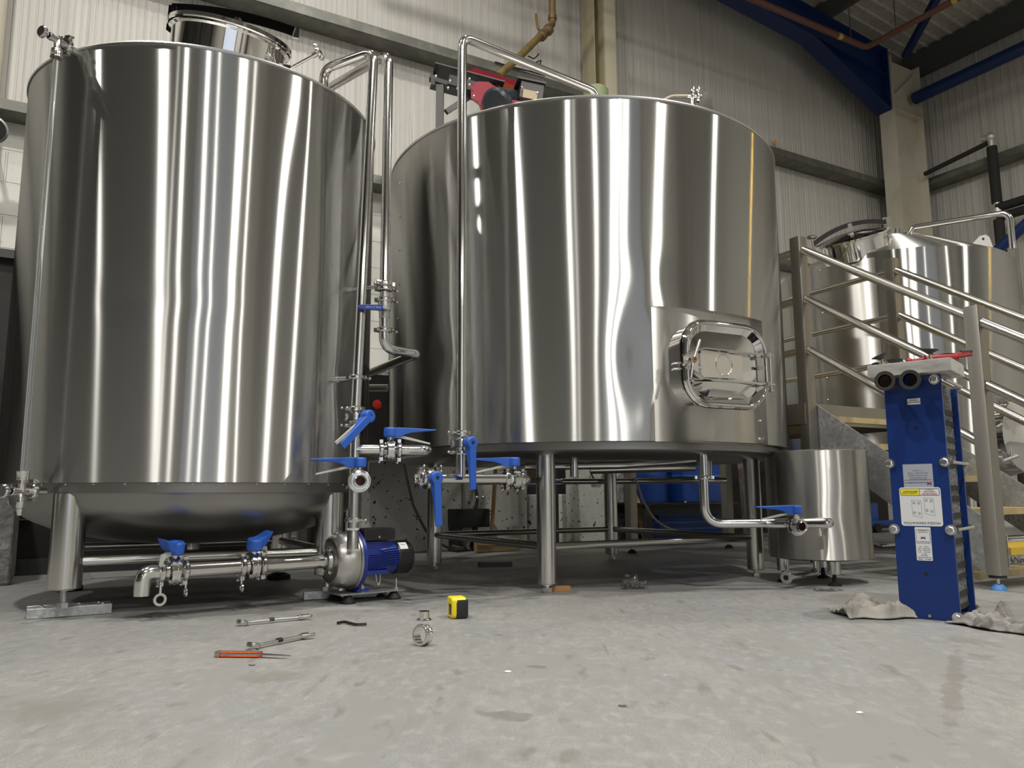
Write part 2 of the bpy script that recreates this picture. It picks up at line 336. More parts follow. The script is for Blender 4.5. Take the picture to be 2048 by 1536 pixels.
# steel frame of the building
def isec(b, a, c, wdt, dep, S, N, tf=.016, tw=.012):
    """H section from a to c; N across the flanges' width, S through the depth"""
    X = (c - a).normalized(); L = (c - a).length; m_ = (a + c) / 2
    for k in (-1, 1): b.box(m_ + S * (k * (dep / 2 - tf / 2)), (L, wdt, tf), X, N, S)
    b.box(m_, (L, tw, dep - 2 * tf), X, N, S); return b
cc = thing('steel_column', 'cream painted H-section column in the corner under the blue rafter', 'column', W(8.8, 5.57))
isec(MB(), W(8.8, 5.575, 0), W(8.8, 5.575, 5.72), .2, .58, WD, WN).build('column_shaft', M_CREAM, cc)
b = MB(); b.box(W(8.8, 5.575, 5.03), (.55, .19, .012), WD, WN); b.prism([(-.27, 5.15), (.27, 5.62), (.27, 5.66), (-.27, 5.19)], W(8.8, 5.52), WD, ZZ, .012)
b.build('stiffener', M_CREAM, cc)
MB().box(W(8.8, 5.575, .012), (.7, .3, .024), WD, WN).build('base_plate', M_CREAM, cc)
c2 = thing('steel_column', 'cream painted column against the ribbed wall behind the middle tank', 'column', W(4.35, 5.85))
b = MB(); b.box(W(4.245, 5.86, 3.15), (.012, .2, 6.3), WD, WN); b.box(W(4.30, 5.93, 3.15), (.12, .012, 6.3), WD, WN); b.box(W(4.36, 5.86, 3.15), (.012, .2, 6.3), WD, WN)
b.build('column_shaft', mat('ochre_column_paint', (.46, .40, .26), .5), c2)
MB().box(W(4.44, 5.86, 3.15), (.14, .2, 6.3), WD, WN, bev=.01).build('boxed_downpipe', mat('pale_cream_paint', (.58, .54, .40), .5), c2)
tag(MB().cyl(W(-.62, 5.87, 2.3), W(-.62, 5.87, 6.8), .11).build('steel_column', M_CREAM), 'round cream downpipe column at the left edge of the photo', 'column')
rf = thing('roof_rafter', 'deep blue steel rafter with a haunch, resting on the corner column', 'rafter', W(8.5, 5.6, 5))
def raf(u, d): return (u, roof_z(u) - .2 - d)
top = [(8.49, 5.80), (6, 6.04), (1, 6.515), (-4, 6.99)]; bot = [(-4, 6.64), (1, 6.165), (7.15, 5.58), (8.49, 5.03)]
b = MB(); b.prism(top + bot, W(0, 5.6, 0), WD, ZZ, .014); b.build('web', M_NAVY, rf)
def flange(pts, w_=.2): 
    b = MB()
    for p, q in zip(pts, pts[1:]): b.beam(W(p[0], 5.6, p[1]), W(q[0], 5.6, q[1]), w_, .016)
    return b
flange(top).build('top_flange', M_NAVY, rf)
flange([(-4, 6.64), (1, 6.165), (7.15, 5.58), (8.49, 5.03)]).build('bottom_flange', M_NAVY, rf)
b = MB(); b.beam(W(7.15, 5.6, 5.59), W(8.49, 5.6, 5.45), .19, .012); b.build('haunch_flange', M_NAVY, rf)
b = MB()
for k in range(7):
    for s in (-.06, .06): b.cyl(W(8.45, 5.6 + s, 5.1 + k * .1), W(8.485, 5.6 + s, 5.1 + k * .1), .014, n=6)
b.box(W(8.495, 5.6, 5.42), (.02, .2, .8), WD, WN); b.build('bolted_end_plate', M_NAVY, rf)
def girt(name, a, c, dep, h, N, m, label, cat='girt', group=None):
    """lipped channel seen from below: web on top of depth dep along N"""
    b = MB(); X = (c - a).normalized(); L = (c - a).length; m_ = (a + c) / 2
    b.box(m_ + N * (dep / 2) + ZZ * .003, (L, dep, .006), X, N); b.box(m_ + ZZ * (h / 2), (L, .006, h), X, N); b.box(m_ + N * dep + ZZ * (h / 2), (L, .006, h), X, N)
    b.box(m_ + N * (dep / 2) + ZZ * h, (L, dep, .004), X, N)
    o = b.build(name, m); return tag(o, label, cat, group)
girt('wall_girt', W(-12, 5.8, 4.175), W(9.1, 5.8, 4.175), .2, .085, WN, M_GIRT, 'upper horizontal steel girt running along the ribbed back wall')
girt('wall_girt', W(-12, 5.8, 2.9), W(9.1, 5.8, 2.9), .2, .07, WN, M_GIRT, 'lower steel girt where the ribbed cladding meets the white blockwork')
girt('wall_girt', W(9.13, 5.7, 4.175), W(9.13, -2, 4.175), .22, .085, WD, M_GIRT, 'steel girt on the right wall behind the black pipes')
girt('eaves_beam', W(9.12, 5.7, 5.7), W(9.12, -2, 5.7), .2, .24, WD, M_DGIRT, 'dark eaves beam at the top of the right wall', 'beam')
for i, (u, lb) in enumerate(((7.45, 'dark roof purlin nearest the eaves, meeting the blue rafter'), (5.75, 'dark roof purlin further up the slope, cut by the top edge'))):
    z = roof_z(u) - .24
    girt('roof_purlin', W(u, 5.9, z), W(u, -4, z), .07, .2, WD, M_DGIRT, lb, 'purlin', 'purlins under the roof')
tag(MB().tube([W(8.98, 5.5, 5.28), W(8.98, -3, 5.28)], .075).build('brace_tube', M_NAVY), 'blue steel brace tube along the right wall below the eaves', 'brace')
tag(MB().tube([W(8.7, 5.4, 5.72), W(6.2, 2.2, 6.1)], .05).build('brace_tube', M_NAVY), 'thin blue brace tube crossing under the roof beside the brown pipe', 'brace')
MOCH = mat('ochre_tape', (.45, .32, .06), .5)
# brown pipe on hangers below the rafter
cr = W(7.35, 5.0, 5.22); far = Fz(1910, 0, 5.22)
bp = thing('gas_pipe', 'reddish brown pipe bending below the blue rafter, hung on thin rods', 'pipe', cr)
MB().tube([W(2, 5.0, 5.22), cr, cr + (far - cr).normalized() * 4], .032, fil=.06).build('tube', M_BROWN, bp)
for u in (5.6, 7.1): MB().cyl(W(u, 5.0, 5.25), W(u, 5.0, roof_z(u) - .01), .006, n=8).build('hanger_rod', M_BROWN, bp)
d_ = (far - cr).normalized(); q = cr + d_ * .35; MB().cyl(q, (q.x, q.y, roof_z(q.dot(WD)) - .01), .006, n=8).build('hanger_rod', M_BROWN, bp)
b = MB(); b.cyl(W(6.88, 5, 5.22), W(6.94, 5, 5.22), .0335); b.build('tape_band', MOCH, bp); MB().cyl(cr + d_ * .95, cr + d_ * 1.0, .0335).build('tape_band', MOCH, bp)
tag(MB().cyl(Wv(1550, 284, 5.99), Wv(1550, 284, 5.97), .022).build('cladding_plug', mat('orange_plug', (.7, .25, .08), .5)), 'small round orange plug on the back wall above the girt', 'plug')
# ochre gas pipe with lever valve
g = thing('gas_pipe', 'ochre gas pipe with a lever valve coming down the back wall', 'pipe', Wv(1100, 50, 5.5))
pA = Wv(1105, 52, 5.5); pB = Wv(1040, 112, 5.3); MB().tube([pA + ZZ * 1.2, pA + ZZ * .02, pB, pB + (pB - pA) * .6], .032, fil=.09).build('tube', M_GAS, g)
dd = (pB - pA).normalized(); b = MB()
b.lathe([(0, 0), (.045, 0), (.052, .02), (.045, .06), (.036, .07), (.036, .12), (.046, .125), (.046, .19), (.036, .2), (0, .2)], pA + dd * .08, dd, 8); b.lathe([(0, 0), (.04, 0), (.04, .04), (0, .04)], pA + ZZ * .06, ZZ, 12)
b.build('valve_body', mat('weathered_brass', (.16, .1, .05), .5, .4), g)
q = pA + dd * .22; n_ = dd.cross(WN).normalized()
if n_.z < 0: n_ = -n_
MB().tube([q, q + n_ * .07, q + n_ * .1 - dd * .03, q + n_ * .17 - dd * .12], .012, fil=.02, n=8).build('lever', M_GAS, g)
for i, ((x0, y0), pts) in enumerate((((1056, 110), ((1056, 112), (1068, 118), (1078, 108))), ((1072, 125), ((1072, 125), (1083, 120), (1080, 128))))):
    tag(MB().tube([Wv(*p, 5.6) for p in pts], .006, fil=.02, n=8).build('loose_cable', M_RUB), ['black cable tail with a hook shape beside the gas pipe', 'short black cable tail above the steel pipe run'][i], 'cable')
tag(MB().tube([Wv(990, 124, 5.78), Wv(1010, 130, 5.78), Wv(1040, 138, 5.78), Wv(1062, 143, 5.78), Wv(1090, 152, 5.78)], .007, fil=.1, n=8).build('loose_cable', M_RUB), 'black cable lying along the top of the upper girt', 'cable')

# insulated pipes on the right wall
ip = thing('insulated_pipe', 'black foam insulated pipe standing in front of the right wall', 'pipe', Wu(1990, 480, 8.9))
a_ = Wu(1984, 300, 8.95); v0 = a_.dot(WN)
M_FOAM = mat('black_foam_lagging', (.022, .02, .018), .8)
MB().tube([W(8.95, v0, 4.28), W(8.95, v0, 3.62)], .055).build('lagging', M_FOAM, ip)
MB().tube([W(8.95, v0, 3.42), W(8.95, v0, 0.02)], .055).build('lagging', M_FOAM, ip)
FT = mat('foil_tape', (.62, .6, .56), .4, .6)
b = MB(); b.tube([W(8.95, v0, 4.28), W(8.95, v0, 4.40), W(8.95, v0 + .1, 4.42)], .035, fil=.05); b.sph(W(8.95, v0, 4.4), .055); b.build('bare_elbow', FT, ip)
b = MB(); b.tube([W(8.95, v0, 3.62), W(8.95, v0, 3.42)], .035); b.cyl(W(8.95, v0, 3.5), W(8.95, v0, 3.55), .055); b.build('bare_tee', FT, ip)
b = MB(); b.tube([W(8.95, v0, 3.56), W(8.95, v0 - 2, 3.56)], .05); b.build('side_branch', M_FOAM, ip); MB().tube([W(8.95, v0, 3.45), W(8.95, v0 - 2, 3.42)], .05).build('side_branch', M_FOAM, ip)
tag(MB().tube([W(8.98, v0 + .03, 4.36), W(8.98, 5.45, 4.27)], .028).build('black_pipe', M_FOAM), 'thin black pipe running from the lagged riser to the corner column', 'pipe')
dv = thing('brace_tube', 'dark blue diagonal brace behind the rear tank at the right edge', 'brace', Wu(2030, 470, 8.3))
MB().tube([Wu(1990, 505, 8.3), Wu(2110, 395, 8.3)], .055).build('tube', M_NAVY, dv)

# dial gauge at the left edge
p = Wv(-15, 259, 5.6); g = thing('dial_gauge', 'round steel dial gauge with a black face, cut by the left edge', 'gauge', p)
n_ = (O - p).normalized(); b = MB(); b.lathe([(0, -.03), (.075, -.03), (.085, 0), (.085, .02), (.074, .024), (.072, .012), (0, .012)], p, n_, 32); b.build('case', M_CAST, g)
MB().lathe([(0, .013), (.071, .013), (.071, .0145), (0, .0145)], p, n_).build('face', M_BLK, g)
MB().box(p + n_ * .016 + V((.02, 0, -.02)), (.06, .006, .002), V((1, 0, -1)), n_.cross(V((1, 0, -1)))).build('needle', M_WHITEG, g)
MB().cyl(p, p + WN * .38, .015).build('wall_stub', M_CAST, g)

# rows of hall lamps (outside the frame, mirrored in the steel; some added to light the walls)
lamp0 = None
LAMPN = ['round high-bay lamp hanging high in front of the left tank', 'round high-bay lamp hanging behind the photographer, slightly left', 'round high-bay lamp hanging behind the photographer, slightly right', 'round high-bay lamp hanging above the open floor to the right',
  'round high-bay lamp hanging just behind the one above the open floor', 'round high-bay lamp hanging above the blue heat exchanger', 'round high-bay lamp hanging right of the staircase', 'round high-bay lamp hanging far left of the left tank', 'added round high-bay lamp lighting the back wall over the gap between the two big tanks',
  'added round high-bay lamp lighting the front wall near the roller door behind the photographer', 'added round high-bay lamp lighting the front wall in the far right corner behind the photographer', 'added round high-bay lamp lighting the front wall in the far left corner behind the photographer']
for p_, e in zip(LAMPS, LPOW):
    x, y, z = p_
    if lamp0 is None:
        lamp0 = thing('bay_lamp', LAMPN[0], 'lamp', (x, y, z), 'high-bay lamps of the hall')
        MB().lathe([(.28, -.03), (.26, .06), (.12, .2), (.1, .34), (0, .34)], (x, y, z + .01), ZZ).build('reflector', M_GALV, lamp0)
        MB().cyl((x, y, z + .34), (x, y, z + .75), .006, n=6).build('suspension_wire', M_BLKM, lamp0)
    else:
        c = copy_tree(lamp0); c.location = (x, y, z); c['label'] = LAMPN[LAMPS.index(p_)]

al = thing('wall_lamp', 'small amber lamp beyond the right edge, mirrored as a yellow streak in the steel', 'lamp', (5.9, 4.8, 3.6))
MB().lathe([(.09, -.1), (.11, .0), (.06, .08), (0, .08)], (5.9, 4.8, 3.75), ZZ, 24).build('lamp_shade', M_BLKM, al); MB().cyl((5.9, 4.8, 3.83), (5.9, 4.8, 6.1), .006, n=6).build('cable', M_BLKM, al)
l = bpy.data.lights.new('amber_light', 'POINT'); l.energy = 22; l.color = (1, .62, .12); l.shadow_soft_size = .07; lo = bpy.data.objects.new('amber_light', l); COL.objects.link(lo); lo.location = (5.9, 4.8, 3.6)
# ============================================================ shared tank pieces
def clamp_mb(b, p, ax, out, r=.019, s=1.):
    """tri-clamp ring round a tube of radius r at p, wing nut towards out"""
    p = V(p); ax = V(ax).normalized(); out = (V(out) - ax * V(out).dot(ax)).normalized(); t = ax.cross(out)
    R = r + .012 * s; w_ = .008 * s
    b.lathe([(r, -w_), (R - .003 * s, -w_), (R, -w_ * .5), (R, w_ * .5), (R - .003 * s, w_), (r, w_)], p, ax, 28)
    q = p + out * (R + .004 * s)
    b.box(q, (.014 * s, .02 * s, .013 * s), out, t, ax); b.cyl(q - t * .022 * s, q + t * .03 * s, .0035 * s, n=10)
    b.box(q + t * .034 * s, (.022 * s, .012 * s, .004 * s), out, t, ax); b.sph(q + t * .036 * s + out * .009 * s, .006 * s, 6); b.sph(q + t * .036 * s - out * .009 * s, .006 * s, 6)
    b.box(p - out * (R + .002 * s), (.01 * s, .022 * s, .013 * s), out, t, ax)
    return b
def clamp(parent, p, ax, out, r=.019, s=1., m=None): return clamp_mb(MB(), p, ax, out, r, s).build('clamp', m or M_PIPE, parent)
def wing_hook(b, p, ax, s=1.):
    """the hanging eye-shaped wing nut of a clamp"""
    p = V(p); b.cyl(p, p - ZZ * .03 * s, .0035 * s, n=8); b.lathe([(.009 * s, -.003), (.015 * s, -.003), (.015 * s, .003), (.009 * s, .003), (.009 * s, -.003)], p - ZZ * .043 * s, ax, 16)
def leg_foot(T, i, parent, r, ztop, zbot, zfloor, footm, n=32, cut=None):
    a = T['rot'] + i * PI / 2; p = tp(T, a, T['lr'], 0)
    l = MB().lathe([(0, zbot), (r - .002, zbot), (r, zbot + .002), (r, ztop), (0, ztop)], p, ZZ, n).build('leg', M_LEG, parent)
    b = MB(); b.cyl(p + ZZ * (zfloor + .002), p + ZZ * (zbot + .01), .011, n=12); b.lathe([(0, 0), (.02, 0), (.02, .018), (0, .018)], p + ZZ * (zfloor + .001), ZZ, 6)
    b.lathe([(0, 0), (r * .6, 0), (r * .6, .006), (0, .006)], p + ZZ * (zbot - .006), ZZ, 20)
    b.build('levelling_foot', footm, l)
    return p
def bow(a, z, bumps):
    d = 0
    for (a0, z0, wa, wz, h) in bumps: d += h * math.exp(-((a - a0) / wa)**2 - ((z - z0) / wz)**2)
    return d
def jacket(T, z0, z1, a0=-PI, a1=PI, nu=360, nv=48, bumps=(), rip=0, dr=0):
    wrap = abs(a1 - a0 - 2 * PI) < 1e-6
    def f(u, v):
        a = a0 + (a1 - a0) * u; z = z0 + (z1 - z0) * v
        r = T['R'] + dr + bow(a, z, bumps) + rip * (math.sin(a * 7 + z * 2.1) * .5 + math.sin(a * 13 - z * 3.7 + 1) * .3 + math.sin(a * 29 + z * 1.3) * .12)
        return tp(T, a, r, z)
    return MB().grid(f, nu, nv, wrap)

# ============================================================ left tank
aC1 = ang(T1, Cy(340, 600, T1))
t1 = thing('brewing_tank', 'tall brushed steel tank on the left with a sight tube down its side', 'tank', T1['c'])
jb = [(ang(T1, Cy(300, 610, T1)) , T1_z := Cy(340, 600, T1).z, .30, .05, -.0022), (ang(T1, Cy(690, 300, T1)), 1.75, .16, .35, -.004), (ang(T1, Cy(700, 760, T1)), .82, .10, .10, -.007), (ang(T1, Cy(620, 250, T1)), 1.9, .1, .3, .003)]
jacket(T1, T1['zb'], T1['zt'] - .008, bumps=jb, rip=.0006).build('jacket', M_JACK, t1)
R1 = T1['R']; zt = T1['zt']; c1 = T1['c']
MB().lathe([(R1 - .03, zt - .004), (R1 - .001, zt - .012), (R1 + .004, zt - .012), (R1 + .006, zt - .006), (R1 + .003, zt), (R1 - .02, zt + .002)], c1, ZZ, 200).build('top_rim', M_CAST, t1)
MB().lathe([(R1 - .02, zt), (R1 - .3, zt + .05), (.12, zt + .1), (0, zt + .1)], c1, ZZ, 96).build('top_cone', M_CAST, t1)
zb = T1['zb']; pr = [(R1 - .002, zb + .002), (R1 - .03, zb - .002), (R1 - .032, zb - .034), (R1 - .045, zb - .046)]
for k in range(1, 13):
    f = k / 12; x_ = (R1 - .045) * math.cos(f * PI / 2); pr.append((x_ if k < 12 else 0, zb - .046 - .19 * math.sin(f * PI / 2)**1.0))
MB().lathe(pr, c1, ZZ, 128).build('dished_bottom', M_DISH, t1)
for k in range(40):
    a = k * 2 * PI / 40 + .05
    if math.sin(a) < .2: MB().sph(tp(T1, a, R1 - .028, zb - .004), .004, 5).build('rivet', M_SCREW, t1)
MB().cyl(c1 + ZZ * (zb - .262), c1 + ZZ * (zb - .2), .024).build('drain_stub', M_PIPE, t1)
legs1 = [leg_foot(T1, i, t1, .0525, zb - .035, .098, .033, M_GALV if i == 0 else M_SCREW) for i in range(4)]
for i in range(4):
    p, q = legs1[i], legs1[(i + 1) % 4]; MB().tube([p + ZZ * .185, q + ZZ * .185], .0185).build('brace', M_LEG, t1)
# sight tube
aS = None; best = 9
for k in range(2000):
    a = -PI + k * .001; P_ = tp(T1, a, R1 + .075, .43); 
    if abs(P_.x / P_.y - ray(44, 965).x / ray(44, 965).y) < best and a < -1.7: best = abs(P_.x / P_.y - ray(44, 965).x / ray(44, 965).y); aS = a
sp = tp(T1, aS, R1 + .075, 0); so = er(aS); st_ = V((-so.y, so.x, 0)); ztop = A(117, 100, sp.y).z
MB().tube([sp + ZZ * .455, sp + ZZ * ztop], .0085, n=20).build('sight_tube', M_GLASS, t1)
def cock(zc, up, nm):
    b = MB(); c = sp + ZZ * zc; k = 1 if up else -1; side = -st_ if st_.x > 0 else st_
    n0 = c + ZZ * (k * .035)
    b.lathe([(.010, 0), (.019, 0), (.0195, .006), (.0195, .022), (.0205, .024), (.0205, .03), (.012, .03)], n0 - (ZZ * .0 if up else ZZ * 0), ZZ * k, 20)
    b.lathe([(.011, -.005), (.013, .0), (.012, .036)], c, ZZ * k, 16)
    b.cyl(c + so * .028, c - so * .085, .0115, n=20); b.lathe([(.0115, 0), (.014, .002), (.014, .012), (.0115, .014)], c + so * .022, so, 20)
    b.cyl(c + so * .03, c + so * .052, .006, n=10); b.lathe([(0, 0), (.016, 0), (.022, .005), (.022, .012), (.018, .016), (0, .016)], c + so * .05, so, 24)
    clamp_mb(b, c - so * .038, so, ZZ if up else V((0, -.3, 1)), .012, 1.15)
    return b.build(nm, M_PIPE, t1)
cock(.42, True, 'lower_sight_valve'); cock(ztop + .035, False, 'upper_sight_valve')
b = MB(); q = sp + ZZ * .42; b.lathe([(.008, 0), (.011, -.015), (.013, -.028), (.013, -.05), (.009, -.056), (.011, -.058), (.007, -.078), (0, -.078)], q, ZZ, 20); b.build('drain_nipple', M_PIPE, t1)
# manway on top
mcen = A(455, 66, 3.0); mz = mcen.z
tilt = (ZZ + R0 * .12 - V((-.36, .93, 0)) * .22).normalized()
mr, hgt = .222, .16; mc = A(461, 84, 2.98) - tilt * hgt
b = MB(); b.lathe([(mr, -.14), (mr, hgt - .012), (mr + .012, hgt - .006), (mr + .012, hgt)], mc, tilt, 72)
MB.build(b, 'manway_neck', M_POL, t1)
lid = MB().lathe([(mr + .016, hgt + .001), (mr + .02, hgt + .006), (mr + .018, hgt + .022), (mr + .004, hgt + .026), (mr * .7, hgt + .034), (0, hgt + .045)], mc, tilt, 72).build('manway_lid', M_POL, t1)
lx = (R0 - tilt * R0.dot(tilt)).normalized(); ly = tilt.cross(lx)
if ly.y > 0: ly = -ly                                      # towards the viewer
b = MB(); pts = [mc + lx * (mr * 1.13 * s) + tilt * (hgt + .085 + .02 * (1 - s * s)) + ly * .01 for s in [k / 10 - 1 for k in range(21)]]
for p_, q_ in zip(pts, pts[1:]): b.beam(p_, q_, .008, .038, tilt)
b.build('lid_yoke', mat('dark_mirror_steel', (.12, .12, .12), .1, 1), lid)
b = MB(); q = mc - lx * (mr * 1.13) + tilt * (hgt + .045) + ly * .012
b.prism([(-.008, -.05), (.014, -.062), (.06, -.07), (.062, -.05), (.022, -.035), (.018, .05), (-.012, .05)], q, lx, tilt, .01); b.cyl(q + tilt * .038 - ly * .008, q + tilt * .038 + ly * .012, .007)
b.build('hinge_bracket', mat('dark_mirror_steel'), t1)
b = MB(); b.box(mc + lx * .02 + ly * .02 + tilt * (hgt + .07), (.022, .01, .05), lx, ly, tilt); b.build('yoke_lug', M_PIPE, lid); b = MB(); b.box(mc + lx * (mr * 1.16) + tilt * (hgt + .085), (.03, .016, .04), lx, ly, tilt); b.build('yoke_lug', M_PIPE, lid)
b = MB(); q = mc + lx * (mr + .002) + tilt * (hgt * .62); e_ = (lx * .9 + tilt * .72).normalized()
b.box(q + lx * .016, (.04, .014, .026), lx, ly, tilt); q2 = q + lx * .03
b.cyl(q2, q2 + e_ * .13, .006, n=12); b.cyl(q2 + e_ * .11, q2 + e_ * .135, .011, n=12)
b.build('swing_bolt', M_PIPE, t1)
b = MB(); k0 = q2 + e_ * .138; xx = e_.orthogonal().normalized(); yy = e_.cross(xx); b.lathe([(0, -.004), (.024, -.004), (.025, .006), (0, .014)], k0, e_, 20)
for k in range(5): b.sph(k0 + (xx * math.cos(k * 1.2566) + yy * math.sin(k * 1.2566)) * .027, .011, 6)
b.build('star_knob', M_PIPE, t1)

# packing channels below the two front legs
def channel(name, c, X, L, Wd, h, label, bolts):
    t = thing(name, label, 'channel', c); Y = ZZ.cross(X); b = MB()
    b.box(c + ZZ * (h - .003), (L, Wd, .006), X, Y); 
    for k in (-1, 1): b.box(c + Y * (k * (Wd / 2 - .003)) + ZZ * (h / 2 + .001), (L, .006, h), X, Y)
    b.build('channel_body', M_GALV, t, bev=.0015); b = MB()
    for (x, y) in bolts: b.lathe([(0, 0), (.007, 0), (.007, .003), (0, .004)], c + X * x + Y * y + ZZ * h, ZZ, 8)
    b.build('rivet_heads', M_SCREW, t)
fa = Fz(52, 1233, 0); fb = Fz(219, 1221, 0); X_ = (fb - fa).normalized(); L_ = (fb - fa).length; Y_ = ZZ.cross(X_); wch = (legs1[0] - fa).dot(Y_) + .035
channel('steel_channel', (fa + fb) / 2 + Y_ * (wch / 2), X_, L_, wch, .0325, 'galvanised channel packed under the front left leg of the left tank', [(-.08, -.02), (-.085, .02), (.09, .03), (.1, -.01), (.03, .03), (.03, -.04)])
fa = Fz(606, 1199, 0); fb = Fz(800, 1190, 0); X_ = (fb - fa).normalized(); Y_ = ZZ.cross(X_); wch = (legs1[1] - fa).dot(Y_) + .035
channel('steel_channel', fa + X_ * .16 + Y_ * (wch / 2), X_, .32, wch, .0325, 'galvanised channel behind the pump, under the front right leg of the left tank', [(-.1, 0), (.02, -.02), (-.05, .03)])
for i in (2, 3): tag(MB().lathe([(0, 0), (.055, 0), (.055, .02), (.03, .032), (0, .032)], legs1[i], ZZ, 24).build('foot_pad', M_RUB), ['black round pad under the rear right leg of the left tank', 'black round pad under the rear left leg of the left tank'][i - 2], 'foot pad')

# ============================================================ middle tank
t2 = thing('brewing_tank', 'wide brushed steel tank in the middle with a side manway door', 'tank', T2['c'])
R2 = T2['R']; c2_ = T2['c']; zt = T2['zt']; zb = T2['zb']
aL, aR = math.radians(-79.0), math.radians(-43.4); zO = 1.158
ak = ang(T2, Cy(1275, 700, T2))
jb2 = [(ak, .95, .075, .16, -.007), (ak + .05, .70, .05, .12, .004), (ang(T2, Cy(1300, 560, T2)), 1.28, .08, .10, .0025), (ang(T2, Cy(1010, 640, T2)), 1.1, .1, .5, -.0015), (ang(T2, Cy(870, 720, T2)), 1.0, .08, .12, -.006), (ang(T2, Cy(850, 420, T2)), 1.75, .12, .25, .004), (ang(T2, Cy(800, 800, T2)), .8, .09, .2, .004)]
b = MB()
NU, NV = 400, 56; cols = []
aa = sorted([-PI + 2 * PI * i / NU for i in range(NU)] + [aL, aR]); zz = sorted([zb + (zt - .008 - zb) * j / NV for j in range(NV + 1)] + [zO])
g_ = [[b.bm.verts.new(tp(T2, a, R2 + bow(a, z, jb2) + .0006 * (math.sin(a * 7 + z * 2.1) + math.sin(a * 17 - z * 3.7 + 1) * .5), z)) for z in zz] for a in aa]
for i in range(len(aa)):
    for j in range(len(zz) - 1):
        am = aa[i] + 1e-4
        if aL - 1e-6 < am < aR - 1e-6 and zz[j] < zO - 1e-6: continue
        k = (i + 1) % len(aa); b.bm.faces.new((g_[i][j], g_[k][j], g_[k][j + 1], g_[i][j + 1]))
b.build('jacket', M_JACK, t2)
# recessed panel round the manway and its return edges
MB().grid(lambda u, v: tp(T2, aL + (aR + .04 - aL) * u, R2 - .0015 - .030 * min(1, u * 2.2)**1.5, zb - .002 + (zO + .02 - zb) * v), 60, 12).build('recessed_panel', brushed('brushed_panel_steel', (.66, .65, .62), .34, .7), t2)
b = MB(); b.grid(lambda u, v: tp(T2, aL + (aR - aL) * u, R2 - .033 * v, zO), 40, 1); b.grid(lambda u, v: tp(T2, aR, R2 - .033 * u, zb + (zO - zb) * v), 1, 8); b.grid(lambda u, v: tp(T2, aL, R2 - .033 * u, zb + (zO - zb) * v), 1, 8)
b.build('opening_edge', M_CAST, t2)
for (x, y) in ((1427, 627), (1514, 650), (1521, 842), (1519, 878), (1315, 735)): MB().sph(Cy(x, y, T2, -.03 if x > 1400 else -.012), .006, 6).build('rivet', M_SCREW, t2)
for z in [zb + .12 + k * .17 for k in range(8)]: MB().sph(tp(T2, ang(T2, Cy(797, 600, T2)), R2 + .001, z), .005, 6).build('rivet', M_SCREW, t2)
MB().lathe([(R2 - .03, zt - .004), (R2 - .001, zt - .012), (R2 + .004, zt - .012), (R2 + .006, zt - .006), (R2 + .003, zt), (R2 - .02, zt + .002)], c2_, ZZ, 240).build('top_rim', M_CAST, t2)
MB().lathe([(R2 - .02, zt), (R2 - .4, zt + .03), (.1, zt + .06), (0, zt + .06)], c2_, ZZ, 96).build('top_cone', M_CAST, t2)
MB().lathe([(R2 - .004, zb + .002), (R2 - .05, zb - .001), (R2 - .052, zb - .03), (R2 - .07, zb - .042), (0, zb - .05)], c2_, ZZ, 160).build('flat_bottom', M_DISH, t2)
legs2 = [leg_foot(T2, i, t2, .0405, zb - .035, .035, 0, M_SCREW) for i in range(4)]
for i in range(4): MB().tube([legs2[i] + ZZ * .185, legs2[(i + 1) % 4] + ZZ * .185], .0165).build('brace', M_LEG, t2)
# side manway
mp_ = Cy(1437, 733, T2, .03); aM = ang(T2, mp_); n_ = er(aM); tx = V((-n_.y, n_.x, 0)); base = tp(T2, aM, R2 - .05, mp_.z)
def rrect(w_, h_, r, k=10):
    pts = []
    for cx, cy, a0 in ((w_ - r, h_ - r, 0), (-w_ + r, h_ - r, 90), (-w_ + r, -h_ + r, 180), (w_ - r, -h_ + r, 270)):
        for i in range(k + 1): a = math.radians(a0 + 90 * i / k); pts.append((cx + r * math.cos(a), cy + r * math.sin(a)))
    return pts
mW, mH, mR = .222, .178, .115
fr = lambda pts, d: [base + tx * x + ZZ * y + n_ * d for x, y in pts]
def loft(b, rings, close=True):
    vs = [[b.bm.verts.new(p) for p in r] for r in rings]
    for a, c in zip(vs, vs[1:]): b.skin(a, c)
    return vs
b = MB(); loft(b, [fr(rrect(mW - .012, mH - .012, mR), 0), fr(rrect(mW - .012, mH - .012, mR), .105), fr(rrect(mW + .002, mH + .002, mR + .01), .108), fr(rrect(mW + .002, mH + .002, mR + .01), .116)])
nk = b.build('manway_neck', M_POL, t2)
door = MB(); loft(door, [fr(rrect(mW - .002, mH - .002, mR), .117), fr(rrect(mW, mH, mR), .125), fr(rrect(mW - .006, mH - .006, mR), .132), fr(rrect(mW - .02, mH - .02, mR - .012), .133), fr(rrect(mW - .032, mH - .032, mR - .02), .124), fr(rrect(mW - .045, mH - .045, mR - .03), .115), fr(rrect(mW - .10, mH - .085, .05), .122), fr(rrect(.01, .008, .004), .128)])
dr_ = door.build('manway_door', M_POL, t2)
MB().tube(fr(rrect(mW - .014, mH - .014, mR - .008), .134), .0075, n=12, closed=True).build('pressed_rim', M_POL, dr_)
L_ = lambda x, y, d: base + tx * (x - (.034 if (d > .14 and x < .12) else 0)) + ZZ * y + n_ * (d - (.02 if d > .14 else 0))
b = MB()
b.beam(L_(-.205, .018, .172), L_(-.11, .052, .172), .006, .022, n_); b.beam(L_(-.11, .052, .172), L_(.238, .052, .16), .006, .022, n_)
b.beam(L_(-.205, -.018, .172), L_(-.11, -.07, .172), .006, .022, n_); b.beam(L_(-.11, -.07, .172), L_(.238, -.07, .16), .006, .022, n_)
b.build('yoke_arm', M_PIPE, dr_)
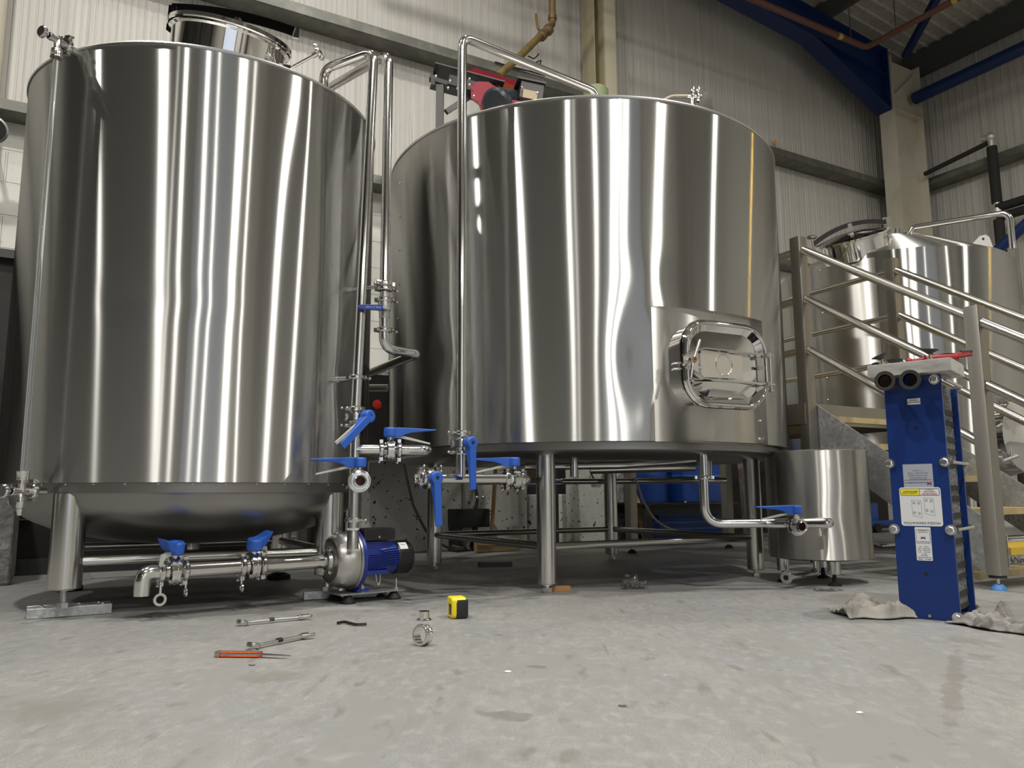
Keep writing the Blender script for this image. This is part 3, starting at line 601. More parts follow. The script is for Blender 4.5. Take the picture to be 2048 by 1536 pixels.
b = MB(); b.cyl(L_(.226, -.09, .16), L_(.226, .065, .16), .007); b.box(L_(.19, .0, .15), (.05, .012, .012), tx, n_); b.cyl(L_(.226, -.092, .16), L_(.226, -.1, .16), .012, n=12); b.box(L_(.2, -.07, .11), (.016, .1, .018), tx, n_); b.box(L_(.2, .05, .11), (.016, .1, .018), tx, n_)
b.build('hinge_pin', M_CAST, dr_)
M_YK = mat('satin_yoke_plate', (.88, .84, .77), .38, 1)  # beige of the mirrored wall is put into the plate colour
hs = [(-.205, .015), (-.105, .048), (.10, .038), (.10, -.058), (-.105, -.062), (-.205, -.015)]
MB().prism([(-.105, .048), (.10, .038), (.10, -.058), (-.105, -.062)], L_(0, 0, .168), tx, ZZ, .005).build('yoke_plate', M_YK, dr_, bev=.001)
MB().prism([(-.205, .015), (-.105, .048), (-.105, -.062), (-.205, -.015)], L_(0, 0, .171), tx, ZZ, .006).build('yoke_nose_plate', M_YK, dr_, bev=.001)
MB().tube([L_(-.0 + .042 * math.cos(a), -.006 + .042 * math.sin(a), .171) for a in [k * PI / 18 for k in range(36)]], .0022, n=8, closed=True).build('embossed_ring', M_POL, dr_)
M_INK = mat('engraved_ink', (.04, .06, .07), .5)
lettering('sorrel ltd', .021, L_(-.128, -.012, .1745), -ZZ, tx, M_INK, dr_)
MB().cyl(L_(-.128, .036, .174), L_(-.128, .036, .1748), .0075).build('logo_dot', M_INK, dr_)
b = MB()
for yy in (.045, -.064):
    b.box(L_(-.02, yy, .145), (.014, .04, .012), tx, n_); b.box(L_(.03, yy, .145), (.014, .04, .012), tx, n_)
b.build('spacer', M_CAST, dr_)
b = MB(); hub = L_(-.188, -.004, .205); b.cyl(L_(-.2, 0, .10), hub, .009, n=14); b.lathe([(.006, -.012), (.014, -.01), (.014, .008), (.008, .01)], hub, n_, 16)
b.build('clamp_spindle', M_PIPE, dr_)
b = MB(); b.cyl(hub + tx * .004, hub + tx * .038 + ZZ * .078, .0062, n=14); b.cyl(hub - ZZ * .004, hub - tx * .014 - ZZ * .072, .0062, n=14); b.sph(hub + tx * .038 + ZZ * .078, .0064, 6); b.sph(hub - tx * .014 - ZZ * .072, .0064, 6)
b.build('tee_handle', M_PIPE, dr_)
MB().lathe([(.0, .0), (.011, 0), (.011, .006), (.006, .006), (.006, .001)], hub + n_ * .008, n_, 16).build('brass_nut', mat('brass', (.6, .4, .18), .3, 1), dr_)
b = MB(); b.beam(L_(-.245, -.008, .09), L_(-.17, -.002, .12), .03, .006, ZZ); b.beam(L_(-.245, -.03, .09), L_(-.17, -.026, .12), .03, .006, ZZ); b.cyl(L_(-.215, -.045, .1), L_(-.215, .005, .1), .006, n=12); b.cyl(L_(-.215, -.045, .1), L_(-.215, -.036, .1), .011, n=8)
b.build('latch_bracket', M_PIPE, t2)
# hose fitting and lug on the far top
hf = A(1385, 196, 4.2); b = MB(); b.tube([hf + V((-.22, 0, -.05)), hf + V((-.12, 0, .01)), hf + V((-.03, 0, .01))], .012, fil=.08); b.build('braided_hose_end', mat('braided_hose', (.3, .27, .22), .5, .5), t2)
b = MB(); b.tube([hf + V((-.03, 0, .01)), hf + V((.05, 0, .01))], .014); clamp_mb(b, hf + V((0, 0, .01)), V((1, 0, 0)), ZZ, .014); clamp_mb(b, hf + V((.03, 0, .01)), V((1, 0, 0)), ZZ, .014); b.cyl(hf + V((0, 0, .01)), hf + V((0, 0, -.12)), .014); b.build('top_fitting', M_PIPE, t2)
b = MB(); b.prism([(-.05, -.12), (.04, -.12), (.03, .0), (.01, .04), (-.01, .04), (-.02, 0)], hf + V((.07, -.03, -.02)), V((1, 0, 0)), ZZ, .008); b.build('lifting_lug', M_POL, t2)
# ============================================================ butterfly valves
def valve(p, ax, stem, lever, label, s=1., ext=.0, grip=True, short=False, group=None, openend=0):
    """body round the tube axis ax at p; handle head at the end of the stem; blue lever along lever"""
    p = V(p); ax = V(ax).normalized(); st = (V(stem) - ax * V(stem).dot(ax)).normalized(); lv = (V(lever) - st * V(lever).dot(st)).normalized(); sd = lv.cross(st)
    t = thing('butterfly_valve', label, 'valve', p, group)
    u = st.cross(ax); b = MB()
    for k in (-1, 1):
        b.lathe([(.019 * s, 0), (.041 * s, 0), (.041 * s, .0075 * s), (.034 * s, .009 * s), (.024 * s, .010 * s), (.019 * s, .022 * s), (.030 * s, .024 * s), (.030 * s, .030 * s), (.017 * s, .030 * s), (.017 * s, 0), (.019 * s, 0)], p + ax * (k * .004 * s), ax * k, 36)
    b.lathe([(.02 * s, -.004 * s), (.038 * s, -.004 * s), (.038 * s, .004 * s), (.02 * s, .004 * s)], p, ax, 36)
    b.cyl(p + st * .03 * s, p + st * .056 * s, .010 * s, n=16); b.build('valve_body', M_PIPE, t)
    for k in range(4):
        a = PI / 4 + k * PI / 2; q = p + (st * math.cos(a) + u * math.sin(a)) * .034 * s; MB().cyl(q - ax * .016 * s, q + ax * .016 * s, .0045 * s, n=6).build('flange_bolt', M_SCREW, t)
    hd = p + st * .058 * s; b = MB()
    L = (.06 if short else .175) * s
    b.lathe([(.0, -.010 * s), (.021 * s, -.010 * s), (.0245 * s, -.006 * s), (.0245 * s, .022 * s), (.021 * s, .027 * s), (.006 * s, .027 * s), (.005 * s, .022 * s), (0, .022 * s)], hd, st, 28)
    pr = [(-.004 * s, -.009 * s), (-.004 * s, .026 * s), (.03 * s, .027 * s), (L, .022 * s + ext), (L, .0175 * s + ext), (.085 * s, .009 * s + ext * .3), (.055 * s, .0), (.036 * s, -.010 * s)]
    if short: pr = [(-.004 * s, .002 * s), (-.004 * s, .026 * s), (.02 * s, .03 * s), (.035 * s, .034 * s), (L, .044 * s), (L - .006 * s, .034 * s), (.04 * s, .012 * s), (.025 * s, 0)]
    b.prism(pr, hd, lv, st, (.034 if short else .028) * s)
    h = b.build('handle', M_BLUE, t, bev=.002)
    if grip:
        b = MB(); b.prism([(.0, -.002 * s), (.02 * s, .004 * s), (.05 * s, -.004 * s), (L * .88, -.03 * s), (L * .88, -.036 * s), (.045 * s, -.014 * s), (.0, -.01 * s)], hd, lv, st, .013 * s); b.build('squeeze_lever', M_GREYP, t, bev=.001)
    else:
        MB().cyl(hd + st * .0272 * s, hd + st * .0276 * s, .006 * s).build('screw_recess', M_BLK, h)
    if openend:
        MB().lathe([(.019 * s, .029 * s), (.019 * s, .038 * s), (.0235 * s, .040 * s), (.0255 * s, .042 * s), (.0255 * s, .046 * s), (.0215 * s, .0465 * s), (.0205 * s, .045 * s), (.017 * s, .046 * s), (.016 * s, .044 * s), (.016 * s, .0)], p, ax * openend, 32).build('open_ferrule', M_PIPE, t); MB().lathe([(0, -.001), (.016 * s, -.001), (.016 * s, .001), (0, .001)], p, (ax + sd * .3), 24).build('disc', mat('red_brown_seal', (.09, .03, .025), .5), t)
    return t
def pipe(name, label, segs, r=.019, clamps=(), cat='pipe', m=None, fil=.045, extra=None):
    o = V(segs[0][0]); t = thing(name, label, cat, o)
    for k, s in enumerate(segs): MB().tube(s, r, fil=fil).build('tube', m or M_PIPE, t)
    for c in clamps: clamp(t, c[0], c[1], c[2], c[3] if len(c) > 3 else r, c[4] if len(c) > 4 else 1.)
    return t
Xc, Zc = V((1, 0, 0)), V((0, 0, 1))
TOV = -V((ray(720, 960).x, ray(720, 960).y, 0)).normalized()        # towards the viewer, level
# ---- riser 1 (pump outlet up to the left tank's top)
Y1 = 2.94; r1 = A(707, 1020, Y1); X1 = r1.x; P1 = lambda y: V((X1, Y1, A(710, y, Y1).z))
zT1 = A(745, 103, Y1).z; e1 = Fz(648, 138, zT1)
e1b = V((e1.x, e1.y, T1['zt'] + .01))
zV1, zB2, zV3 = P1(835).z, P1(899).z, P1(963).z
t = pipe('steel_pipe', 'polished riser pipe from the pump up and over into the left tank', [[P1(822), V((X1 + .042, Y1, zT1)), V((e1.x, e1.y, zT1)), e1b]], fil=.05,
         clamps=[(P1(755), Zc, Xc), (P1(818), Zc, -Xc)])
so1 = Cy(676, 757, T1, 0); b = MB(); q = V((X1, Y1, P1(755).z)); dirn = (T1['c'] - q); dirn.z = 0; dirn.normalize(); b.tube([q - V((.0, 0, 0)), q + dirn * (q - T1['c'] - V((0, 0, q.z))).length * .0 + dirn * ((V((q.x, q.y, 0)) - T1['c']).length - T1['R'])], .009); b.lathe([(.009, 0), (.012, 0), (.012, .02), (.009, .02)], q + dirn * ((V((q.x, q.y, 0)) - T1['c']).length - T1['R'] - .02), dirn); b.build('wall_standoff', M_PIPE, t)
valve(V((X1, Y1, zV1)), Zc, V((1, -.75, 0)), V((-.7, -.5, -.75)), 'blue-handled valve on the riser, lever slanting down left over the left tank edge', grip=True)
t = pipe('steel_pipe', 'short riser pipe with two side branches above the pump', [[P1(848), P1(1038)], [V((X1, Y1, zB2)), V((X1 + .09, Y1 + .03, zB2))], [V((X1, Y1, zV3)), V((X1, Y1, zV3)) + TOV * .0 + V((.02, -.055, 0))]], clamps=[(P1(852), Zc, -Xc), (P1(975), Zc, V((.4, -1, 0)))])
vB = V((X1 + .125, Y1 + .04, zB2)); dB = V((.95, .3, 0)).normalized()
valve(vB, dB, Zc, dB, 'blue-handled valve on the side branch, lever pointing right towards the middle tank')
pe = vB + dB * .035; pk = vB + dB * .155
t = pipe('steel_pipe', 'stubby branch pipe ending in a rounded elbow above the pump', [[vB + dB * .032, pk, pk + WN * .7]], r=.021, fil=.035, clamps=[(vB + dB * .034, dB, -ZZ)])
clamp(t, vB - dB * .034, dB, -ZZ, .019)
v3 = V((X1, Y1, zV3)) + V((.035, -.085, 0))
valve(v3, V((.28, -.9, -.0)), Zc, V((-1, -.12, 0)), 'open-ended valve facing the viewer on the riser, blue lever pointing left', openend=1)
# ---- riser 2 with ball valve
Y2 = 3.0; x2 = A(769, 600, Y2).x; P2 = lambda y: V((x2, Y2, A(770, y, Y2).z)); zT2_ = A(780, 108, Y2).z; e2 = Fz(655, 178, zT2_)
zh = A(838, 708, 3.12).z; h1 = Fz(834, 708, zh); h2 = h1 + WN * .95
t = pipe('steel_pipe', 'second polished riser right of the first, bending over into the left tank', [[P2(575), V((x2, Y2, zT2_)), V((e2.x, e2.y, zT2_)), V((e2.x, e2.y, T1['zt'] + .01))]], fil=.05,
         clamps=[(P2(568), Zc, V((-1, -.5, 0))), (P2(578), Zc, Xc)])
q = P2(572); dirn = (T1['c'] - q); dirn.z = 0; dist = dirn.length; dirn.normalize(); b = MB(); b.tube([q, q + dirn * (dist - T1['R'])], .007); b.lathe([(.007, 0), (.012, 0), (.012, .02), (.007, .02)], q + dirn * (dist - T1['R'] - .02), dirn); b.build('wall_standoff', M_PIPE, t)
t = thing('ball_valve', 'small ball valve with a flat blue lettered handle pointing left', 'valve', P2(622))
b = MB(); zb_ = P2(638).z; b.lathe([(.014, 0), (.0185, 0), (.021, .006), (.021, .03), (.026, .034), (.026, .075), (.02, .08), (.018, .11), (.014, .11)], V((x2, Y2, zb_)), ZZ, 12); b.cyl(P2(622), P2(622) + V((.01, -.055, 0)), .011); b.build('valve_body', M_CAST, t)
hv = P2(623) + V((.012, -.060, 0)); hl = A(724, 614, Y2 - .10) 
lv_ = (hl - hv).normalized(); n_ = V((.1, -1, 0)).normalized(); up_ = n_.cross(lv_).normalized()
if up_.z < 0: up_ = -up_
b = MB(); b.prism([(0, -.010), (.012, -.012), (.09, -.010), (.105, -.006), (.108, 0), (.105, .006), (.09, .010), (.012, .012), (0, .010)], hv, lv_, up_, .007); hb = b.build('handle', mat('dark_blue_vinyl', (.012, .03, .2), .4), t, bev=.002)
lettering('SS316 1½" PN63', .0085, hv + lv_ * .045 - n_ * -.0042 + up_ * 0, -lv_ if lv_.x < 0 else lv_, up_, mat('pale_print', (.4, .5, .7), .5), hb)
b = MB(); b.lathe([(0, 0), (.008, 0), (.008, .012), (0, .012)], hv, n_, 6); b.box(hv + lv_ * .01, (.03, .014, .003), lv_, up_); b.build('handle_nut', M_SCREW, t)
t = pipe('steel_pipe', 'bent lower pipe that hooks right and doubles back behind the left tank', [[P2(636), V((x2, Y2, zh)), V((h1.x, h1.y, zh)), V((h2.x, h2.y, zh))]], fil=[.055, .035], clamps=[(P2(660), Zc, Xc), (P2(600), Zc, Xc)])
# ---- pipe 3 in front of the middle tank
Y3 = 3.02; x3 = A(922, 840, Y3).x; P3 = lambda y: V((x3, Y3, A(924, y, Y3).z)); zT3 = A(935, 74, Y3).z; e3 = Fz(1192, 184, zT3)
e3 = V((e3.x, e3.y, zT3))
t = pipe('steel_pipe', 'tall polished pipe in front of the middle tank, sloping over its top', [[P3(868), V((x3, Y3, zT3)), e3, V((e3.x, e3.y, T2['zt'] + .02))]], fil=.05, clamps=[(P3(866), Zc, -Xc)], r=.019)
valve(P3(888), Zc, V((.75, -1, 0)), V((.03, 0, -1)), 'blue-handled valve below the tall pipe, lever hanging straight down', grip=False)
zH = A(925, 957, Y3).z; hx = V((.868, .497, 0)).normalized(); o3 = V((x3, Y3, zH))
t = pipe('steel_pipe', 'tee-shaped pipe below the tall pipe, running behind the front leg', [[P3(904), o3], [o3 - hx * .115, o3 + hx * .20]], fil=0, clamps=[(P3(905), Zc, -Xc), (o3 - hx * .10, hx, ZZ)])
valve(o3 - hx * .135, hx, TOV, V((.06, 0, -1)), 'open-ended valve at the left end of the tee, long blue lever hanging down', grip=False, openend=-1)
clamp(t, o3 - hx * .168, hx, ZZ); clamp(t, o3 + hx * .20, hx, -ZZ)
v6 = o3 + hx * .235
valve(v6, hx, Zc, V((-1, -.1, 0)), 'blue-handled valve in the shade left of the front leg, lever pointing left')
lp = v6 + hx * .03; le = lp
t = pipe('steel_pipe', 'long level pipe under the middle tank, capped at its right end', [[lp, lp + hx * .03, lp + hx * .03 + WN * .42, Fz(1120, 963, lp.z + .02), Fz(1452, 961, lp.z + .02)]], fil=.03, clamps=[(lp + hx * .004, hx, -ZZ)])
def under(label, pts, r=.019, name='steel_pipe'): return tag(MB().tube(pts, r, fil=.04).build(name, M_PIPE), label, 'pipe')
under('level pipe across the gap behind the risers, running under the middle tank', [A(700, 913, 4.3), A(860, 916, 4.3), A(1060, 925, 4.3)], .021)
under('vertical drop pipe just right of the front leg under the tank', [A(1148, 893, 3.7), A(1148, 954, 3.7)], .019)
under('thin drop pipe hanging from the tank bottom beside the larger drop pipe', [A(1172, 889, 4.0), A(1172, 925, 4.0)], .015)
under('dark level pipe high under the middle tank behind the drop pipes', [A(1050, 934, 3.9), A(1240, 931, 3.9), A(1390, 920, 3.95)], .017)
under('second dark level pipe sloping under the middle tank', [A(1180, 940, 4.2), A(1390, 934, 4.2)], .022)
under('drop pipe hanging beside the right pipe elbow', [A(1417, 893, 4.1), A(1417, 952, 4.1)], .018)
for x, y, n in ((1352, 905, 'capped stub under the middle tank bottom'), (985, 893, 'short capped nozzle under the tank near the hanging lever')): tag(MB().cyl(A(x, y - 12, 3.9), A(x, y + 12, 3.9), .014).build('pipe_stub', M_PIPE), n, 'pipe')
# ---- outlet pipe to the small tank
Y4 = 3.36; x4 = A(1407, 950, Y4).x; P4 = lambda y: V((x4, Y4, A(1407, y, Y4).z)); zO4 = P4(1047).z
s3c = V((1.405, 3.66, 0)); vS = Fz(1592, 1046, zO4); vS = V((vS.x, vS.y, zO4))
o4 = V((x4, Y4, zO4)); d4 = (vS - o4).normalized()
t = pipe('steel_pipe', 'outlet pipe dropping from the middle tank and bending towards the small tank', [[V((x4, Y4, T2['zb'] - .03)), o4, vS - d4 * .04]], fil=.075, clamps=[(P4(955), Zc, Xc)], r=.0195)
MB().lathe([(.0205, -.10), (.022, -.06), (.022, 0), (.017, 0)], vS - d4 * .03, d4).build('union_sleeve', M_PIPE, t)
vS2 = vS + V((-.01, -.03, -.01))
valve(vS2, V((.18, -1, -.05)), Zc, V((-1, -.1, .12)), 'blue-handled valve in front of the small tank, lever pointing left', openend=1)
k4 = Fz(1655, 1044, zO4); t = pipe('steel_pipe', 'short branch pipe entering the front of the small tank', [[vS + V((.02, 0, 0)), V((vS.x + .14, vS.y - .01, zO4)), V((vS.x + .16, vS.y + .16, zO4))]], r=.0215, fil=.03)

# ============================================================ suction line
za = .155
s0 = Fz(672, 1121, za); s0 = V((s0.x, s0.y, za)); sl = Fz(330, 1142, za); sx = (s0 - sl).normalized(); SX = V((sx.x, sx.y, 0)).normalized()
def onS(x): 
    r_ = ray(x, 1130); k = r_.x / r_.y; tt = (s0.x - k * s0.y) / (k * SX.y - SX.x); return s0 + SX * tt
v8, v7 = onS(505), onS(347)
sB = SX.cross(ZZ)
t = pipe('suction_pipe', 'polished suction pipe between the second valve and the pump', [[v8 + SX * .03, s0]], r=.0255, clamps=[(v8 + SX * .036, SX, -ZZ, .0255), (onS(658), SX, -ZZ, .0255)])
valve(v8, SX, V((0, -.25, 1)), V((.5, 1, .3)), 'short blue lever valve on the suction pipe, the one nearer the pump', s=1.15, short=True)
t = pipe('suction_pipe', 'middle suction pipe between the two short lever valves', [[v7 + SX * .03, v8 - SX * .03]], r=.0255, clamps=[(v7 + SX * .038, SX, -ZZ, .0255), (v8 - SX * .038, SX, -ZZ, .0255)])
b = MB(); wing_hook(b, v7 + SX * .04 - ZZ * .03 + sB * .01, SX); wing_hook(b, v8 - SX * .04 - ZZ * .03 + sB * .01, SX); b.build('wing_nut', M_PIPE, t)
valve(v7, SX, V((0, -.25, 1)), V((-.3, -1, .1)), 'short blue lever valve at the left end of the suction line', s=1.15, short=True)
el = onS(287); t = pipe('suction_pipe', 'open suction elbow turned down to the floor at the left', [[v7 - SX * .03, el, el - ZZ * .075]], r=.0255, fil=.06, clamps=[(v7 - SX * .038, SX, -ZZ, .0255)])
b = MB(); wing_hook(b, v7 - SX * .04 - ZZ * .03 + sB * .01, sB, 1.4); b.build('wing_nut', M_PIPE, t)

# ============================================================ pump
px_ = SX; py = ZZ.cross(px_)
vc = V((X1, Y1, 0)); pc = s0 + px_ * ((V((X1, Y1, za)) - s0).dot(px_) + .032); pc = V((pc.x, pc.y, 0))
pm = thing('centrifugal_pump', 'blue and stainless centrifugal pump with a black terminal box, left of the middle tank', 'pump', pc)
H = pc + ZZ * za; L_ = lambda x, y, z: pc + px_ * x + py * y + ZZ * z
x0 = (s0 - H).dot(px_)
MB().lathe([(.018, x0 + .004), (.0265, x0 + .004), (.0265, -.075), (.034, -.072), (.040, -.060), (.045, -.058), (.06, -.062), (.082, -.058), (.094, -.045), (.106, -.005), (.107, .014), (.107, .022), (.113, .024), (.113, .032), (0, .032)], H, px_, 64).build('volute_casing', M_CAST, pm)
MB().lathe([(.026, -.002), (.031, -.002), (.031, .004), (.026, .004)], s0, px_, 24).build('white_gasket', M_WHITEG, pm)
zt_ = V((X1, Y1, 0)); b = MB(); b.lathe([(.0215, za + .05), (.0215, za + .104), (.0195, za + .110), (.0195, P1(1058).z), (0, P1(1058).z)], zt_, ZZ, 28); b.build('discharge_nozzle', M_CAST, pm)
MB().lathe([(.018, P1(1060).z), (.0225, P1(1060).z), (.0225, P1(1056).z), (.018, P1(1056).z)], zt_, ZZ).build('white_gasket', M_WHITEG, pm)
b = MB(); b.tube([V((X1, Y1, P1(1056).z)), V((X1, Y1, P1(1040).z))], .019); clamp_mb(b, V((X1, Y1, P1(1040).z)), ZZ, V((.4, -1, 0))); b.build('outlet_clamp', M_PIPE, pm)
MB().lathe([(.0, .033), (.113, .033), (.1155, .036), (.1155, .046), (.112, .05), (.08, .055), (.066, .066), (0, .066)], H, px_, 64).build('blue_adapter', M_MOTOR, pm)
for k in range(8):
    a = k * PI / 4 + .3; q = H + (py * math.cos(a) + ZZ * math.sin(a)) * .1; MB().lathe([(0, 0), (.0055, 0), (.0055, .004), (.003, .008), (0, .008)], q + px_ * .024, -px_, 8).build('casing_screw', M_SCREW, pm)
b = MB(); b.lathe([(0, .06), (.057, .06), (.06, .07), (.06, .215), (0, .215)], H, px_, 48)
for k in range(9):
    for sd_ in (-1, 1):
        zz_ = -.034 + k * .0078
        f = lambda u, v: None
        pts = []
        for j in range(13):
            u = j / 12; z2 = zz_ + .012 / (1 + math.exp(-(u - .5) * 9)) - .004; yy = sd_ * (math.sqrt(max(.0001, .06**2 - z2**2)) + .0025)
            pts.append(L_(.066 + u * .148, yy, za + z2))
        b.tube(pts, .0014, n=6, r2=.0035)
b.box(L_(.125, -.0, za + .05), (.115, .09, .035), px_, py, bev=.004); b.box(L_(.12, -.03, za - .05), (.1, .04, .016), px_, py, bev=.003); b.box(L_(.1, -.058, za + .026), (.06, .006, .02), px_, py, bev=.002)
b.build('motor_body', M_MOTOR, pm)
b = MB(); b.lathe([(0, .212), (.0635, .212), (.0655, .217), (.0645, .265), (.06, .283), (.04, .290), (0, .290)], H, px_, 48)
for k in range(40):
    a = k * PI / 20; q = H + (py * math.cos(a) + ZZ * math.sin(a)) * .0642; b.box(q + px_ * .246, (.06, .0022, .003), px_, (-py * math.sin(a) + ZZ * math.cos(a)))
fc = b.build('fan_cover', M_BLK, pm)
a = math.radians(128); q = H + (py * math.cos(a) + ZZ * math.sin(a)) * .067; b = MB(); b.grid(lambda u, v: H + (py * math.cos(2.1 + .35 * u) + ZZ * math.sin(2.1 + .35 * u)) * .068 + px_ * (.187 + .036 * v), 5, 1)
b2 = MB(); b2.grid(lambda u, v: H + (-py * math.sin(.55 + .5 * u) + ZZ * math.cos(.55 + .5 * u)) * .0683 + px_ * (.218 + .036 * v), 6, 1); st__ = b2.build('rating_sticker', mat('white_sticker', (.75, .76, .76), .5), pm)
b.bm.free()
lettering('- HP 50Hz -', .005, L_(.236, -.0475, za + .0505), px_, V((0, 0, 1)) + py * .6, M_INK, pm, 'rating_print')
MB().box(L_(.125, -.012, za + .094), (.14, .1, .048), px_, py, bev=.014).build('terminal_box', M_BLK, pm)
MB().lathe([(0, 0), (.004, 0), (.004, .003), (0, .003)], L_(.12, -.0625, za + .085), -py, 10).build('box_screw', M_SCREW, pm)
b = MB(); b.prism([(-.045, 0), (.045, 0), (.04, .014), (.03, .02), (.026, .07), (-.026, .07), (-.03, .02), (-.04, .014)], L_(.05, 0, .036), py, ZZ, .014); b.box(L_(.062, 0, .042), (.05, .1, .010), px_, py, bev=.002); b.build('motor_foot', M_MOTOR, pm)
b = MB(); b.box(L_(.09, -.005, .0335), (.27, .15, .004), px_, py); b.build('base_plate', M_GALV, pm)
b = MB()
for x, y in ((-.005, -.06), (.19, -.06), (-.005, .05), (.19, .05)): MB().lathe([(0, 0), (.028, 0), (.028, .006), (.012, .028), (0, .031)], L_(x, y, .0005), ZZ, 24).build('rubber_foot', M_RUB, pm)
b.bm.free()
b = MB()
for x, y in ((.062, -.042), (.2, -.06)): b.cyl(L_(x, y, .034), L_(x, y, .078), .0035, n=10); b.lathe([(0, 0), (.008, 0), (.008, .008), (0, .008)], L_(x, y, .0475 if x < .1 else .036), ZZ, 6)
b.cyl(L_(-.04, -.05, .052), L_(-.025, -.05, .052), .005, n=10); b.build('plate_bolts', M_SCREW, pm)
MB().tube([L_(.125, -.03, .10), L_(.128, -.035, .07), L_(.135, -.037, .052), L_(.143, -.035, .07), L_(.146, -.03, .10)], .0018, fil=.01, n=8).build('earth_wire', M_SCREW, pm)

# ============================================================ small tank
ts = thing('small_steel_tank', 'small round steel tank on three short legs tucked under the middle tank', 'tank', s3c)
T4 = dict(c=s3c, R=.224, zt=.588, zb=.108)
jacket(T4, .112, .586, nu=160, nv=30, bumps=[(-1.25, .30, .5, .08, -.006)], rip=.0008).build('jacket', M_SMALL, ts)
MB().lathe([(.2245, .584), (.225, .588), (.2, .59), (0, .592)], s3c, ZZ, 96).build('lid', M_CAST, ts)
MB().lathe([(.223, .113), (.2, .106), (0, .1)], s3c, ZZ, 64).build('bottom', M_CAST, ts)
for k, (x, y) in enumerate(((1545, 1163), (1671, 1172), (1655, 1135))):
    f = Fz(x, y, 0); f = s3c + (V((f.x, f.y, 0)) - s3c).normalized() * min(.17, (V((f.x, f.y, 0)) - s3c).length)
    l = MB().lathe([(0, .05), (.027, .05), (.029, .104), (0, .104)], f, ZZ, 24).build('leg', M_LEG, ts)
    MB().lathe([(0, .0), (.03, .0), (.028, .006), (.01, .016), (.007, .052), (0, .052)], f, ZZ, 20).build('adjustable_foot', M_RUB, l)
w0 = Fz(1632, 1122, .1); wz = .045; w1 = V((w0.x, w0.y, wz)); w2 = Fz(1575, 1155, wz)
b = MB(); b.tube([V((w0.x, w0.y, .1)), w1, V((w2.x, w2.y, wz))], .0125, fil=.03); dq = (V((w2.x, w2.y, wz)) - w1).normalized()
b.lathe([(.009, -.0), (.026, -.0), (.026, .008), (.013, .014)], V((w2.x, w2.y, wz)) + dq * .012, -dq, 28); b.build('drain_pipe', M_PIPE, ts)
MB().lathe([(0, 0), (.011, 0), (.011, .002), (0, .002)], V((w2.x, w2.y, wz)) + dq * .0122, dq).build('drain_mouth', M_BLK, ts)
# ============================================================ stairs and platform
PP = Fz(1998, 1180, 0); PP = V((PP.x, PP.y, 0)); SU = WN; SW = WD
def S(t, w, z): return PP + SU * t + SW * w + ZZ * z
stt = thing('steel_staircase', 'brushed steel staircase with handrails between the blue heat exchanger and the rear tank', 'stairs', PP)
def post(t, w, z0, z1, foot=None):
    o = MB().box(S(t, w, (z0 + z1) / 2), (.062, .062, z1 - z0), SU, SW, bev=.003).build('post', M_BOX, stt)
    b = MB(); b.lathe([(0, z0 - .012), (.034, z0 - .012), (.034, z0), (0, z0)], S(t, w, 0), ZZ, 4); b.build('end_cap', M_BLK, o)
    if foot: 
        MB().cyl(S(t, w, .02), S(t, w, z0), .006, n=10).build('foot_bolt', M_SCREW, o); MB().lathe([(0, 0), (.032, 0), (.03, .008), (.016, .024), (0, .026)], S(t, w, .0), ZZ, 20).build('foot_pad', foot, o)
    return o
M_FOOTB = mat('blue_foot_plastic', (.05, .2, .5), .45)
z_p2 = A(1965, 613, PP.y).z; z_p1 = A(1603, 476, S(.9, 0, 0).y).z
post(0, 0, .06, z_p2, M_FOOTB); post(.9, 0, .06, z_p1, M_FOOTB); post(.9, .8, .06, z_p1, M_FOOTB); post(0, .8, .06, z_p2, M_FOOTB)
post(2.44, .03, .06, z_p1, M_RUB); post(2.44, .93, .06, z_p1, M_RUB)
zr = [z_p1 - .075, z_p1 - .345, z_p1 - .62]
for w in (0, .8):
    for k, z in enumerate(zr):
        zz2 = z - .9 * .62 if True else z
        end = -.0 if k < 2 else .0
        b = MB(); b.tube([S(.87, w, z), S(.02, w, z - .85 * .635)], .021); b.build('handrail' if k == 0 else 'mid_rail', M_RAIL, stt)
        MB().tube([S(.93, w, z), S(2.4, w, z)], .021 if w == 0 else .017).build('guard_rail', M_RAIL, stt)
for w in (0, .8):
    for k, dz in enumerate((.0, -.27)):
        z = z_p2 - .075 + dz; MB().tube([S(-.03, w, z), S(-.75, w, z - .72 * .635)], .021).build('handrail', M_RAIL, stt)
for w in (.04, .76):
    pl = [(.9, .875), (.0, .255), (-.03, .22), (-.03, .09), (-.01, .05), (.05, .045), (.9, .625)]
    MB().prism(pl, S(0, w, 0), SU, ZZ, .006).build('stringer', M_GALV, stt)
for i, z in enumerate((.155, .31, .465, .63, .79)):
    t_ = (z - .2) / .69 + .10
    MB().box(S(t_ + .03, .4, z), (.2, .70, .03), SU, SW).build('tread', M_YEL if i == 0 else M_TREAD, stt)
MB().box(S(1.67, .4, .80), (1.5, .78, .035), SU, SW).build('platform_grating', mat('dull_ochre_grating', (.26, .21, .09), .6), stt)
b = MB()
for w in (-.02, .82): b.box(S(1.67, w, .81), (1.56, .03, .11), SU, SW)
for t_ in (.91, 2.44): b.box(S(t_, .4, .81), (.03, .84, .11), SU, SW)
b.build('platform_frame', M_BOX, stt)
